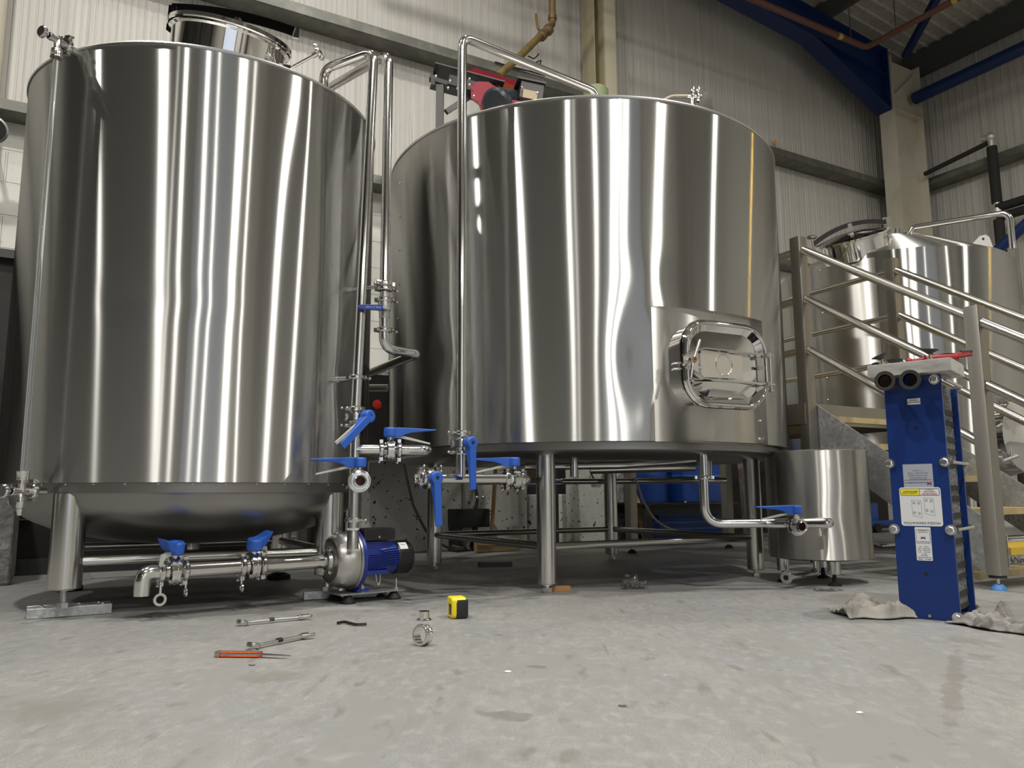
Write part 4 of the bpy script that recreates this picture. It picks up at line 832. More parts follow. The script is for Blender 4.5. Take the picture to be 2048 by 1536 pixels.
# ============================================================ rear tank
t3 = thing('brewing_tank', 'steel tank behind the staircase with a tilted top manway', 'tank', T3['c'])
c3 = T3['c']; R3 = T3['R']
jacket(T3, .55, 1.965, nu=240, nv=30, rip=.0014, bumps=[(-2.2, 1.2, .15, .2, -.006), (-1.9, .9, .1, .2, .005)]).build('jacket', M_JACK, t3)
MB().lathe([(R3, 1.962), (R3 - .004, 1.972), (R3 - .03, 1.99), (R3 - .35, 2.15), (.25, 2.235), (0, 2.25)], c3, ZZ, 120).build('top_cone', M_SMALL, t3)
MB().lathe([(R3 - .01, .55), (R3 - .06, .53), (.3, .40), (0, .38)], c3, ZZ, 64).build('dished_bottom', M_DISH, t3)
for i in range(4): leg_foot(T3, i, t3, .05, .55, .06, 0, M_SCREW)
aR_ = ang(T3, Cy(1650, 700, T3))
for k in range(9): MB().sph(tp(T3, aR_, R3 + .001, .72 + k * .15), .007, 6).build('rivet', M_SCREW, t3)
b = MB(); b.grid(lambda u, v: tp(T3, aR_ - .02 + .5 * u, R3 + .002, .6 + 1.33 * v), 30, 4); b.grid(lambda u, v: tp(T3, ang(T3, Cy(1960, 820, T3)) + .9 * u, R3 + .003, .98 + .012 * v), 30, 1); b.build('jacket_seam', M_SMALL, t3)
pl_ = A(1641, 497, 5.2); pr_ = A(1766, 460, 5.2); rr_ = (pr_ - pl_).length / 2; mc = (pl_ + pr_) / 2; X3 = (pr_ - pl_).normalized(); up3 = (V((-.23, -.30, 1))); up3 = (up3 - X3 * up3.dot(X3)).normalized()
MB().lathe([(rr_, -.13), (rr_, -.012), (rr_ + .012, -.008), (rr_ + .012, 0)], mc, up3, 60).build('manway_neck', M_POL, t3)
ld = MB().lathe([(rr_ + .015, .002), (rr_ + .018, .014), (rr_ * .85, .024), (rr_ * .4, .046), (0, .05)], mc, up3, 60).build('manway_lid', M_POL, t3)
b = MB(); pts = [mc + X3 * (rr_ * 1.2 * s) + up3 * (.04 + .06 * (1 - s * s)) for s in [k / 10 - 1 for k in range(21)]]
for p_, q_ in zip(pts, pts[1:]): b.beam(p_, q_, .012, .03, up3)
b.build('lid_yoke', mat('dark_mirror_steel'), ld)
b = MB(); q = mc - X3 * (rr_ * 1.2) + up3 * .03; b.cyl(q - up3 * .08, q + up3 * .05, .008); b.sph(q + up3 * .06, .035, 8, (1, 1, .4)); b.box(mc + X3 * rr_ * 1.18 + up3 * .02, (.035, .04, .12), X3, up3.cross(X3)); b.box(mc + X3 * rr_ * 1.02 + up3 * .0, (.06, .05, .03), X3, up3.cross(X3)); b.box(mc + up3 * .085, (.03, .03, .05), X3, up3.cross(X3)); b.build('lid_fastener', M_PIPE, t3)
MB().lathe([(.038, -.1), (.038, .10), (.034, .10), (.034, -.08)], A(1795, 487, 5.4), ZZ, 28).build('vent_stack', M_PIPE, t3)
q0 = A(1822, 492, 5.3); q1 = A(2024, 480, 5.0); zt3 = A(1830, 456, 5.3).z
MB().tube([V((q0.x, q0.y, 2.12)), V((q0.x, q0.y, zt3)), V((q1.x, q1.y, zt3)), V((q1.x, q1.y, 1.985))], .020, fil=.06).build('top_rail', M_PIPE, t3)
lg = A(1966, 487, 5.0); b = MB(); b.prism([(-.1, -.03), (-.02, .05), (.02, .06), (.045, .045), (.07, -.04)], lg, V((1, .1, 0)), ZZ, .01); b.build('lifting_lug', mat('white_lug', (.62, .61, .58), .4, .4), t3)
MB().lathe([(0, -.007), (.008, -.007), (.008, .007), (0, .007)], lg + ZZ * .03, V((.1, -1, 0))).build('lug_hole', M_BLK, t3)
sm = Cy(2035, 870, T3, .02); am = ang(T3, sm); nm = er(am); b = MB(); b.lathe([(.22, -.06), (.22, .05), (.235, .055), (.235, .07), (.2, .08), (.12, .11), (0, .12)], tp(T3, am, R3, sm.z), nm, 48); b.build('side_manway', M_POL, t3)
b = MB(); q = Cy(2015, 855, T3, .09); b.cyl(q + ZZ * .07, q - ZZ * .07, .008); b.box(q, (.06, .03, .1), V((1, 0, 0)), nm); q = Cy(2022, 915, T3, .09); b.cyl(q - V((.05, 0, .02)), q + V((.04, 0, .01)), .012); b.cyl(q, q + ZZ * .06, .01); b.build('manway_latch', M_CAST, t3)
b = MB(); q = Cy(1750, 812, T3, .004); b.grid(lambda u, v: tp(T3, ang(T3, q) + (u - .3) * .2, R3 + .005, q.z - .07 + .1 * v), 8, 1); b.build('name_plate', M_SMALL, t3)

# ============================================================ plate heat exchanger
fR = Fz(1922, 1245, 0); HXX = V((.769, -.639, 0)).normalized(); HYY = V((.639, .769, 0)).normalized()
# width such that the left edge is seen at x = 1800
r_ = ray(1800, 1226); k = r_.x / r_.y; wHX = (fR.x - k * fR.y) / (HXX.x - k * HXX.y); zHX = A(1880, 748, fR.y).z
hx = thing('plate_heat_exchanger', 'upright blue plate heat exchanger standing upside down on the floor by two rags', 'heat exchanger', (fR - HXX * wHX / 2))
def E_(x, y, z): return fR - HXX * (wHX - x) + HYY * y + ZZ * z          # x across the face from its left edge
def hit(px, py, y=0):
    d = ray(px, py); p0 = fR + HYY * y; t_ = (p0 - O).dot(HYY) / d.dot(HYY); p = O + d * t_; return (p - (fR - HXX * wHX)).dot(HXX), p.z
r_ = ray(1956, 1228); k = r_.x / r_.y; q = fR; dHX = -(q.x - k * q.y) / (HYY.x - k * HYY.y)
MB().box(E_(wHX / 2, .007, zHX / 2), (wHX, .014, zHX), HXX, HYY).build('front_plate', M_PLATE, hx, bev=.0015)
MB().box(E_(wHX / 2 - .004, dHX - .007, zHX / 2 - .01), (wHX, .014, zHX - .02), HXX, HYY).build('back_plate', M_PLATE, hx, bev=.0015)
b = MB(); n = 22; d0, d1 = .022, dHX - .02
for i in range(n):
    y = d0 + (d1 - d0) * (i + .5) / n; b.box(E_(wHX / 2, y, zHX / 2), (wHX - .044, .0016, zHX - .04), HXX, HYY)
b.build('plate_pack', mat('stacked_plate_edges', (.42, .42, .41), .5, .5, spots=[(60, (.2, .2, .2), .45, .6, (1, 1, 2))]), hx)
b = MB(); z = .03; k = 0
while z < zHX - .05:
    b.box(E_(wHX / 2, (d0 + d1) / 2, z), (wHX - .040, (d1 - d0) + .012, .017), HXX, HYY); z += (.040, .055, .036, .078, .044)[k % 5]; k += 1
b.build('rubber_gasket', M_RUB, hx)
bolts = [hit(*p) for p in ((1869, 759), (1779, 927), (1890, 924), (1789, 1058), (1902, 1060), (1803, 1221), (1916, 1236))]
for (x, z) in bolts:
    b = MB(); b.lathe([(0, 0), (.0165, 0), (.0165, .003), (0, .003)], E_(x, -.0, z), -HYY, 28); b.lathe([(0, 0), (.0125, 0), (.0125, .009), (.009, .011), (0, .011)], E_(x, -.003, z), -HYY, 6)
    b.build('bolt_head', M_SCREW, hx, smooth=25)
b = MB()
for z in (bolts[0][1], bolts[2][1], bolts[4][1], bolts[6][1]):
    xx = wHX + .008; b.cyl(E_(xx, .016, z), E_(xx, dHX - .002, z), .0055, n=14); b.cyl(E_(xx - .012, dHX, z), E_(xx - .012, dHX + .012, z), .011, n=6)
b.build('tie_rod', M_SCREW, hx)
for x, z in (hit(1832, 856), hit(1852, 1148)): MB().cyl(E_(x, -.0006, z), E_(x, .002, z), .006).build('screw_hole', M_BLK, hx)
x, z = hit(1860, 1232); MB().lathe([(0, 0), (.006, 0), (.005, .004), (0, .004)], E_(x, 0, z), -HYY, 6).build('small_screw', M_CAST, hx)
for (x, z, ln, brass) in ((*hit(1786, 768), .1, 1), (*hit(1835, 766), .1, 0)):
    b = MB(); nn = -HYY
    b.lathe([(.017, 0), (.0165, ln - .03), (.0165, ln - .006)], E_(x, 0, z), nn, 28); p_ = b.build('port_nozzle', mat('brass') if brass else M_PLATE, hx)
    b = MB(); b.lathe([(.018, ln - .04), (.021, ln - .04), (.021, ln - .02), (.025, ln - .018), (.032, ln - .008), (.032, ln), (.021, ln), (.0195, ln - .004), (.0195, ln - .04)], E_(x, 0, z), nn, 36); b.build('port_ferrule', M_PIPE, p_)
    MB().lathe([(0, ln - .03), (.0195, ln - .03)], E_(x, 0, z), nn).build('port_bore', M_BLK, p_)
# labels (everything on them is upside down)
def label_quad(x0, y0, x1, y1, name, m, rnd=0, th=.0006, lab=None):
    a = hit(x0, y0); c = hit(x1, y1); w_, h_ = c[0] - a[0], a[1] - c[1]; cx, cz = (a[0] + c[0]) / 2, (a[1] + c[1]) / 2
    pts = rrect(w_ / 2, h_ / 2, rnd or .0005, 4); b = MB(); b.prism(pts, E_(cx, -th / 2, cz), HXX, ZZ, th); o = b.build(name, m, hx)
    if lab: o['label'] = lab
    return o, cx, cz, w_, h_
def put(o, th, cx, cz, dx, dz, txt, size, m, al='CENTER'):
    # dx, dz measured as one reads it (rotated half a turn)
    return lettering(txt, size, E_(cx - dx, -th - .0002, cz - dz), -HXX, -ZZ, m, o, 'lettering', al)
M_WL = mat('white_label', (.62, .63, .64), .45); M_SL = mat('silver_label', (.42, .44, .50), .4, .3); M_INKB = mat('navy_print', (.03, .06, .25), .5); M_INKG = mat('grey_print', (.13, .15, .2), .5); M_INKR = mat('red_print', (.5, .05, .05), .5); M_YL = mat('yellow_print', (.75, .65, .04), .5); M_KB = mat('black_print', (.015, .015, .02), .5)
o, cx, cz, w_, h_ = label_quad(1814, 798, 1841, 808, 'warranty_label', M_WL, lab='small white label below the ports')
put(o, .0006, cx, cz, 0, .003, 'REFRIGERATION', .0055, M_KB); put(o, .0006, cx, cz, 0, -.004, 'SAFE code', .005, M_KB)
o, cx, cz, w_, h_ = label_quad(1805, 929, 1868, 976, 'address_label', M_SL, lab='silver address label, upside down')
k = w_ / .11
put(o, .0006, cx, cz, .004 * k, .026 * k, 'UK EXCHANGERS', .0088 * k, M_INKB); put(o, .0006, cx, cz, .047 * k, .026 * k, 'LTD', .007 * k, M_SL if 0 else M_INKG)
put(o, .0006, cx, cz, 0, .012 * k, 'UNIT 10 BROOKSIDE ROAD', .0052 * k, M_INKG); put(o, .0006, cx, cz, 0, .006 * k, 'COUNTY INDUSTRIAL ESTATE', .0048 * k, M_INKG); put(o, .0006, cx, cz, .0, -.003 * k, 'TEL: (01234) 244300', .0085 * k, M_INKG); put(o, .0006, cx, cz, 0, -.013 * k, 'FAX: (01234) 714078', .0085 * k, M_INKG); put(o, .0006, cx, cz, 0, -.022 * k, 'www.exchangers.uk', .0052 * k, M_INKG)
def arcx(o, cx, cz, s, mt, mb_):
    for sg, m_ in ((1, mb_), (-1, mt)):
        b = MB(); pts = [(s * math.sin(a), s * .15 + s * (1 - math.cos(a) * 1)) for a in [math.radians(-65 + 130 * i / 12) for i in range(13)]]
        q = [E_(cx + x, -.0012, cz + sg * (z)) for x, z in pts]
        for p_, r_2 in zip(q, q[1:]): b.beam(p_, r_2, .0006, s * .5, ZZ.cross(HYY) if abs((r_2 - p_).dot(ZZ)) > abs((r_2 - p_).dot(HXX)) else ZZ)
        b.build('cross_emblem', m_, o)
arcx(o, cx + w_ * .36, cz - h_ * .30, w_ * .075, M_INKB, M_INKR)
MB().box(E_(cx, -.0008, cz - h_ * .16), (w_ * .95, .0004, .0008), HXX, HYY).build('ruled_line', M_INKB, o)
o, cx, cz, w_, h_ = label_quad(1798, 975, 1887, 1053, 'nozzle_label', M_WL, .008, .0009, 'white rounded label with a nozzle drawing, upside down')
put(o, .0009, cx, cz, 0, h_ * .42, 'NOZZLE DESIGNATION', w_ * .082, M_KB)
MB().prism(rrect(w_ * .235, h_ * .085, .003, 4), E_(cx - w_ * .235, -.0011, cz + h_ * .38), HXX, ZZ, .0004).build('safety_panel', M_YL, o)
b = MB(); b.tube([E_(cx - w_ * .0 + x, -.0012, cz + h_ * .38 + z) for x, z in rrect(w_ * .47, h_ * .085, .004, 4)], .0006, n=6, closed=True); b.beam(E_(cx, -.0012, cz + h_ * .3), E_(cx, -.0012, cz + h_ * .46), .0006, .001, HXX); b.build('panel_outline', M_KB, o)
put(o, .0013, cx, cz, w_ * .28, -h_ * .345, 'SAFETY NOTICE', w_ * .045, M_KB); put(o, .0013, cx, cz, w_ * .235, -h_ * .39, 'KEEP ALL GUARDS IN PLACE\nREAD MANUAL BEFORE USE', w_ * .026, M_KB)
put(o, .0013, cx, cz, -w_ * .235, -h_ * .335, 'SPARES & SERVICE', w_ * .043, M_INKR); put(o, .0013, cx, cz, -w_ * .235, -h_ * .39, 'PLEASE PHONE', w_ * .04, M_INKR); put(o, .0013, cx, cz, -w_ * .235, -h_ * .435, 'exchangers.uk', w_ * .032, M_INKR)
tri = [(0, -.005), (.0055, .005), (-.0055, .005)]; b = MB(); b.tube([E_(cx - w_ * .07 + x, -.0014, cz + h_ * .36 + z) for x, z in tri], .0005, n=6, closed=True); b.build('warning_triangle', M_KB, o)
for (ax_, az_, names) in ((-.10, -.03, ('F4', 'F3', 'F2', 'F1')), (.20, .03, ('S4', 'S3', 'S2', 'S1'))):
    b = MB(); W_, H_ = w_ * .115, h_ * .2; sk = -.06 * h_
    ol = [(-W_, H_ + .0), (W_, H_ + sk * .3), (W_ * 1.05, -H_ + sk), (-W_ * .9, -H_)]
    b.tube([E_(cx + ax_ * w_ + x, -.0011, cz + az_ * h_ + z) for x, z in ol], .0004, n=6, closed=True)
    for (dx, dz) in ((-.5, .65), (.5, .6), (-.5, -.62), (.5, -.72)):
        b.tube([E_(cx + ax_ * w_ + dx * W_ + W_ * .3 * math.cos(a), -.0011, cz + az_ * h_ + dz * H_ + W_ * .3 * math.sin(a)) for a in [j * PI / 7 for j in range(14)]], .0003, n=5, closed=True)
    b.build('nozzle_drawing', M_INKG, o)
    for nm, (dx, dz) in zip(names, ((-.5, .65), (.5, .6), (-.5, -.62), (.5, -.72))): put(o, .0011, cx + ax_ * w_ + dx * W_, cz + az_ * h_ + dz * H_, 0, 0, nm, w_ * .035, M_KB)
o, cx, cz, w_, h_ = label_quad(1829, 1054, 1866, 1122, 'data_label', M_WL, .003, lab='narrow white data plate, upside down')
rows = ['SERIAL No      MODEL', 'PLATE HEAT EXCHANGER', 'Model Code', 'HEN 16', 'Max Temp      110 C', 'Test Pressure   15 bar', 'Max Pressure   10 bar', 'Volume      1.8 L']
for i, s_ in enumerate(rows): put(o, .0006, cx, cz, 0, -h_ * .45 + i * h_ * .054 + 0, '', .003, M_KB) if 0 else put(o, .0006, cx, cz, 0, h_ * (.46 - i * .054), s_, w_ * .085 if i != 1 else w_ * .075, M_KB)
b = MB(); b.tube([E_(cx + x, -.0009, cz + h_ * .22 + z) for x, z in rrect(w_ * .44, h_ * .2, .001, 3)], .0004, n=6, closed=True); b.build('panel_outline', M_KB, o)
put(o, .0006, cx, cz, 0, -h_ * .06, 'UK Exchangers Ltd', w_ * .1, M_KB); put(o, .0006, cx, cz, 0, -h_ * .35, 'Tel: 01234 244300', w_ * .085, M_KB); put(o, .0006, cx, cz, 0, -h_ * .40, 'www.exchangers.uk', w_ * .07, M_KB)
arcx(o, cx, cz + h_ * .2, w_ * .14, M_KB, M_WL)
# its foot block, standing on its head on top
bl, br_, bb = Fz(1744, 752, zHX + .005), Fz(1891, 738, zHX + .005), None
BX = HXX; wB = .245; xo = hit(1818, 745)[0]
blk = thing('foot_block', 'pale metal box with upturned feet resting on top of the heat exchanger', 'block', E_(xo, 0, zHX))
B_ = lambda x, y, z: E_(xo + .010 + x, -.055 + y, zHX + .002 + z)
MB().box(B_(0, .105, .021), (.25, .21, .042), HXX, HYY, bev=.004).build('box_body', mat('scuffed_aluminium', (.62, .62, .59), .38, .7, spots=[(20, (.5, .5, .47), .5, .65, (1, 1, 3))]), blk)
def upfoot(x, y, tiltv, nm):
    b = MB(); q = B_(x, y, .042); b.lathe([(0, 0), (.008, 0), (.008, .008), (.004, .009), (.004, .022), (0, .022)], q, ZZ, 10); s_ = b.build('foot_spindle', M_SCREW, blk)
    MB().lathe([(0, 0), (.006, 0), (.016, .008), (.026, .014), (.0265, .017), (0, .013)], q + ZZ * .02, tiltv, 28).build('rubber_pad', M_RUB, s_)
upfoot(-.085, .03, V((-.45, .0, .9)), 'a'); upfoot(.06, .03, V((.05, -.15, 1)), 'b'); upfoot(-.08, .18, ZZ, 'c'); upfoot(.08, .18, ZZ, 'd')
# red gripping pliers
q0, q1 = A(1851, 709, 2.62), A(1970, 688, 2.62); zq = zHX + .064
g_ = thing('strap_wrench', 'red handled gripping tool lying across the foot block, sticking out to the right', 'wrench', q0)
g0 = B_(-.01, .07, .052); g1 = g0 + HXX * .0 + (V((.99, .12, 0))) * .24 + ZZ * .03; dx_ = (g1 - g0).normalized(); 
gP = lambda s_, y, z: g0 + dx_ * s_ + ZZ.cross(dx_) * y + ZZ * z
b = MB(); b.tube([gP(-.0, 0, 0), gP(.02, 0, .0), gP(.10, -.002, .004), gP(.22, .0, .004)], .008, n=12, r2=.006); b.sph(gP(0, 0, .0), .012, 8); b.build('upper_grip', M_REDG, g_)
b = MB(); b.tube([gP(.05, -.012, 0), gP(.10, -.022, -.004), gP(.15, -.024, -.008), gP(.155, -.024, -.008)], .0125, n=12); b.tube([gP(.15, -.022, -.006), gP(.215, -.018, -.004)], .005, n=10); b.build('lower_grip', M_REDG, g_)
b = MB(); b.beam(gP(-.09, .0, -.006), gP(.01, 0, -.002), .012, .006); b.tube([gP(.19, 0, .011), gP(.23, 0, .009)], .006, n=8); b.build('steel_jaw', M_BLKM, g_)
tag(MB().sph(B_(-.11, .05, .050), .012, 8, (1.2, 1, .6)).build('gasket_scrap', M_RUB), 'crumpled black gasket scrap under the tilted foot on the block', 'scrap')

# ============================================================ rags
def rag(name, fn, m, label, nu=60, nv=46, th=.003):
    b = MB(); b.grid(fn, nu, nv); o = b.build(name, m, smooth=180, solid=th); tag(o, label, 'rag'); return o
from mathutils import noise
ra, rb = Fz(1700, 1240, 0), Fz(1838, 1239, 0); rx = (rb - ra).normalized(); Lr = (rb - ra).length; ry = ZZ.cross(rx)
def f1(u, v):
    x = u * Lr * (1.0 - .05 * v); y = v * .17 + .012 * math.sin(u * 9)
    env = 4 * v * (1 - v); fold = abs(noise.noise(V((u * 2.6 + .3, v * 3.1, 1.2)))) * .055 + abs(noise.noise(V((u * 7, v * 6, 4)))) * .02 + abs(noise.noise(V((u * 16, v * 9, 14)))) * .014
    hump = .034 * math.exp(-((u - .42) / .18)**2 - ((v - .8) / .25)**2) + .028 * math.exp(-((v - .16) / .10)**2) * min(1, u * 8) * (1 - .2 * u)
    fade = 1 - .75 * max(0, (u - .75) / .25) * (1 if v > .4 else 0)
    return ra + rx * x + ry * y + ZZ * (.004 + (fold * (.35 + .65 * env) + hump) * fade * min(1, v * 9 + .12))
rag('cotton_rag', f1, M_CLOTH, 'beige cotton rag crumpled at the left foot of the heat exchanger')
ra2 = Fz(1893, 1247, 0); rx2 = (Fz(2050, 1272, 0) - ra2).normalized(); ry2 = ZZ.cross(rx2)
def f2(u, v):
    x = u * .31; y = -.01 + v * .13 * (1 - .25 * u) + .01 * math.sin(u * 11)
    fold = abs(noise.noise(V((u * 3.6 + 9, v * 3.1, 7)))) * .05 + abs(noise.noise(V((u * 8 + 2, v * 7, 3)))) * .022 + abs(noise.noise(V((u * 18, v * 10, 33)))) * .014
    hump = .05 * math.exp(-((u - .40) / .07)**2 - ((v - .82) / .2)**2) + .02 * math.exp(-((u - .8) / .15)**2 - ((v - .2) / .2)**2)
    low = 1 if u > .2 else u / .2 * .8 + .1
    return ra2 + rx2 * x + ry2 * y + ZZ * (.004 + (fold + hump) * low * min(1, v * 8 + .15))
rag('cotton_rag', f2, M_CLOTH2, 'dirty grey rag with a blue stain at the right foot of the heat exchanger')

# ============================================================ tools on the floor
def spanner(p, q, label, wrap, zt=.005):
    p = V((p.x, p.y, zt)); q = V((q.x, q.y, zt)); X = (q - p).normalized(); Y = ZZ.cross(X); L = (q - p).length
    t = thing('combination_spanner', label, 'spanner', p)
    b = MB(); b.lathe([(.0095, -.005), (.0165, -.005), (.018, 0), (.0165, .008), (.0105, .009), (.0095, .004), (.0095, -.005)], p + ZZ * .0045, (ZZ + X * .25).normalized(), 28); b.build('ring_end', M_CAST, t)
    b = MB(); b.prism([(.014, -.007), (.035, -.005), (L - .04, -.006), (L - .02, -.009), (L - .02, .009), (L - .04, .006), (.035, .005), (.014, .007)], p + ZZ * .004, X, Y, .007); b.build('shank', M_CAST, t, bev=.0012)
    b = MB(); b.prism([(1.3 * x_, 1.3 * y_) for x_, y_ in [(-.022, -.007), (-.010, -.013), (.006, -.014), (.014, -.008), (.004, -.0055), (-.006, -.004), (-.008, 0), (-.006, .004), (.006, .0065), (.012, .012), (.002, .0145), (-.010, .012), (-.022, .006)]], q + ZZ * .0055, X, Y, .009); b.build('open_jaw', M_CAST, t, bev=.001)
    b = MB(); c = p + X * (L * wrap) + ZZ * .004
    for k in range(4): b.tube([c + X * (k * .004 - .006) + Y * .0075 * math.cos(a) + ZZ * (.0055 * math.sin(a) + .002) for a in [j * PI / 6 for j in range(12)]], .0012, n=6, closed=True)
    b.build('wrapped_tie', M_RUB, t); return t
spanner(Fz(484, 1252, 0), Fz(612, 1239, 0), 'steel spanner lying by itself, farther from the camera than the other', .45)
spanner(Fz(506, 1299, 0), Fz(616, 1277, 0), 'steel spanner lying beside the orange knife', .46)
k0, k1, k2 = Fz(432, 1314, 0), Fz(524, 1315, 0), Fz(583, 1318, 0); kx = (k1 - k0).normalized(); ky = ZZ.cross(kx); kL = (k1 - k0).length
kn = thing('folding_knife', 'open folding knife with an orange metal handle on the floor', 'knife', k0)
M_OR = mat('orange_anodised', (.62, .10, .03), .28, .8)
for s_ in (-1, 1):
    MB().prism([(0, -.009), (.008, -.010), (.012, -.008), (kL - .01, -.008), (kL, -.006), (kL, .006), (kL - .012, .009), (.012, .008), (0, .009)], k0 + ky * (0) + ZZ * (.0035 + .0045 * (s_ + 1)), kx, ky, .0035).build('handle_scale', M_OR, kn, bev=.0012)
b = MB(); b.prism([(0, -.005), (kL, -.005), (kL, .005), (0, .005)], k0 + ZZ * .008, kx, ky, .004); b.prism([(-.001, -.009), (.012, -.010), (.012, -.004), (-.001, -.003)], k0 + ZZ * .008, kx, ky, .0135)
for x_, y_ in ((.006, .003), (kL * .33, 0), (kL * .65, .0), (kL - .006, 0)): b.cyl(k0 + kx * x_ + ky * y_ + ZZ * .0, k0 + kx * x_ + ky * y_ + ZZ * .0155, .0028, n=12)
b.build('liner_and_pins', M_CAST, kn)
bx = (V((k2.x, k2.y, 0)) - V((k1.x, k1.y, 0))); bL = bx.length; bx.normalize(); by = ZZ.cross(bx)
MB().prism([(-.006, -.006), (bL * .5, -.0055), (bL, 0), (bL * .7, .004), (-.006, .008)], V((k1.x, k1.y, .0075)), bx, by, .0022).build('blade', mat('blade_steel', (.5, .5, .5), .22, 1), kn)
hk = [Fz(x, y, .006) for x, y in ((675, 1246), (688, 1243), (712, 1249), (733, 1248))]
tag(MB().tube(hk, .0042, fil=.012, n=6).build('bent_key', mat('black_oxide_steel', (.05, .045, .042), .3, .7)), 'small black S-bent rod on the floor left of the ferrules', 'rod')
def ferrule(c, ax, label):
    t = MB(); t.lathe([(.0155, 0), (.0225, 0), (.024, .002), (.0205, .005), (.0175, .007), (.0175, .028), (.0160, .028), (.0155, .002), (.0155, 0)], c, ax, 48); return tag(t.build('pipe_ferrule', M_PIPE), label, 'ferrule')
fq = Fz(848, 1240, 0); ferrule(fq, ZZ, 'short steel ferrule standing upright on its flange')
fq = Fz(846, 1291, 0); axf = V((-.62, -.78, .10)).normalized(); t = MB()
cf = fq + ZZ * .0275 + V((-.001, 0, 0))
t.lathe([(.0215, -.012), (.0275, -.012), (.0285, -.010), (.0285, -.007), (.0245, -.004), (.0238, .004), (.0245, .007), (.0262, .009), (.0262, .014), (.0225, .014), (.0215, -.012)], cf, -axf, 56); tag(t.build('pipe_ferrule', M_PIPE), 'wide polished steel ring ferrule lying tilted on its side', 'ferrule')
# tape measure
tm0 = Fz(918, 1238, 0); tX = V((.9, .3, 0)).normalized(); tY = ZZ.cross(tX)
tm = thing('tape_measure', 'yellow and black tape measure standing on the floor', 'tape measure', tm0); cT = tm0 + tY * .03
body = [(x, z) for x, z in rrect(.034, .034, .014, 6)]
MB().prism(body, cT + ZZ * .0345, tY, ZZ, .05).build('yellow_case', mat('yellow_case_plastic', (.80, .62, .02), .35), tm, bev=.005)
MB().prism([(x * 1.03, z * 1.0) for x, z in rrect(.034, .034, .014, 6)], cT + ZZ * .0352 , tY, ZZ, .044, off=0).bm.free()
b = MB(); b.box(cT + tX * .010 + ZZ * .0315, (.043, .071, .060), tX, tY, bev=.010); b.build('rubber_grip', M_BLK, tm)
b = MB(); b.box(cT - tX * .0215 - tY * .012 + ZZ * .03, (.010, .03, .034), tX, tY, bev=.002); b.build('tape_mouth', M_BLK, tm)

# crumbs and bits of film
def film(px, py, sx, sy, h, label, m, seed):
    c = Fz(px, py, 0); rnd = random.Random(seed)
    def f(u, v): return c + V(((u - .5) * sx + .12 * sx * math.sin(v * 5 + seed), (v - .5) * sy, .003 + h * abs(noise.noise(V((u * 3, v * 3, seed))) * 1.4) + h * .3 * abs(noise.noise(V((u * 9, v * 9, seed))))))
    return tag(MB().grid(f, 22, 16).build('plastic_film', m, solid=.0006, smooth=12), label, 'scrap')
M_FILM = mat('clear_film', (.9, .9, .9), .06, trans=.97)
film(1270, 1177, .10, .09, .05, 'crumpled clear plastic film on the floor before the middle tank', M_FILM, 3)
film(1255, 1155, .02, .02, .012, 'tiny white scrap under the middle tank', M_WHITEG, 5)
film(1655, 1182, .09, .05, .012, 'flat clear plastic scrap in front of the small tank', M_FILM, 8)
film(2040, 1128, .12, .1, .06, 'crumpled clear wrap on the boards at the right edge', M_FILM, 11)
wq = Fz(1120, 1183, 0); wb = thing('timber_offcut', 'small orange brown wood offcut beside the front leg foot', 'offcut', wq)
MB().box(wq + ZZ * .011, (.085, .035, .022), V((1, .12, 0)), V((-.12, 1, 0)), bev=.002).build('wood', mat('orange_timber', (.38, .2, .08), .7), wb); MB().cyl(wq + V((-.04, 0, .012)), wq + V((-.066, 0, .014)), .008, n=12).build('screw_tip', M_SCREW, wb)
for i, (x, y, s_) in enumerate(((504, 1331, .006), (1016, 1345, .006), (1245, 1412, .006), (1719, 1427, .005))):
    q = Fz(x, y, 0); tag(MB().sph(q + ZZ * s_ * .3, s_, 5, (1.4, .8, .5)).build('grit_crumb', M_CONC if i % 2 == 0 else M_WHITEG), ['dark crumb of grit in front of the orange knife', 'pale crumb on the open floor below the ring ferrule', 'dark crumb on the foreground floor right of the stain', 'pale crumb on the foreground floor left of the heat exchanger'][i], 'crumb')
tag(MB().box(Fz(990, 1128, .012), (.19, .07, .024), V((1, .1, 0)), V((-.1, 1, 0))).build('steel_bar', M_BLKM), 'flat black steel bar lying in the shade under the middle tank', 'bar')

# ============================================================ background behind the tanks
def at_v(px, v, z=0): p = Wv(px, 1050, v); return W(p.dot(WD), v, z)
def wblock(x0, x1, v, z0, z1, th, label, m=None, taper=0):
    a, c = at_v(x0, v), at_v(x1, v); L = (c - a).length; b = MB()
    pts = [(0, z0), (L, z0), (L - taper, z1), (taper, z1)]; b.prism(pts, a + WN * th / 2, WD, ZZ, th)
    return tag(b.build('concrete_block', m or M_WBLOCK, bev=.012), label, 'block', None)
wblock(735, 866, 5.2, 0, 1.05, .5, 'whitewashed concrete block behind the pump, flecked with black', taper=.02)
wblock(868, 924, 5.2, 0, .9, .5, 'narrow shaded whitewashed block right of the one behind the pump')
wblock(926, 1056, 5.2, 0, .85, .5, 'whitewashed concrete block behind the broom handle')
wblock(1058, 1160, 5.35, 0, .40, .5, 'low stained concrete block behind the front leg')
wblock(1160, 1215, 5.1, 0, .72, .2, 'slim whitewashed concrete post with a lifting eye')
wblock(1236, 1300, 5.42, 0, .8, .25, 'rough pale block behind the leaning timber', M_CONC)
wblock(-60, 29, 4.35, 0, .56, .5, 'rough grey concrete block at the left edge', M_CONC)
lh = at_v(1195, 5.09, .56); tag(MB().tube([lh + WD * (-.06) - WN * .01, lh - WD * .04 - ZZ * .05 - WN * .03, lh + WD * .04 - ZZ * .05 - WN * .03, lh + WD * .06 - WN * .01], .008, fil=.02, n=8).build('lifting_eye', M_BLKM), 'steel lifting loop on the slim whitewashed post', 'loop')
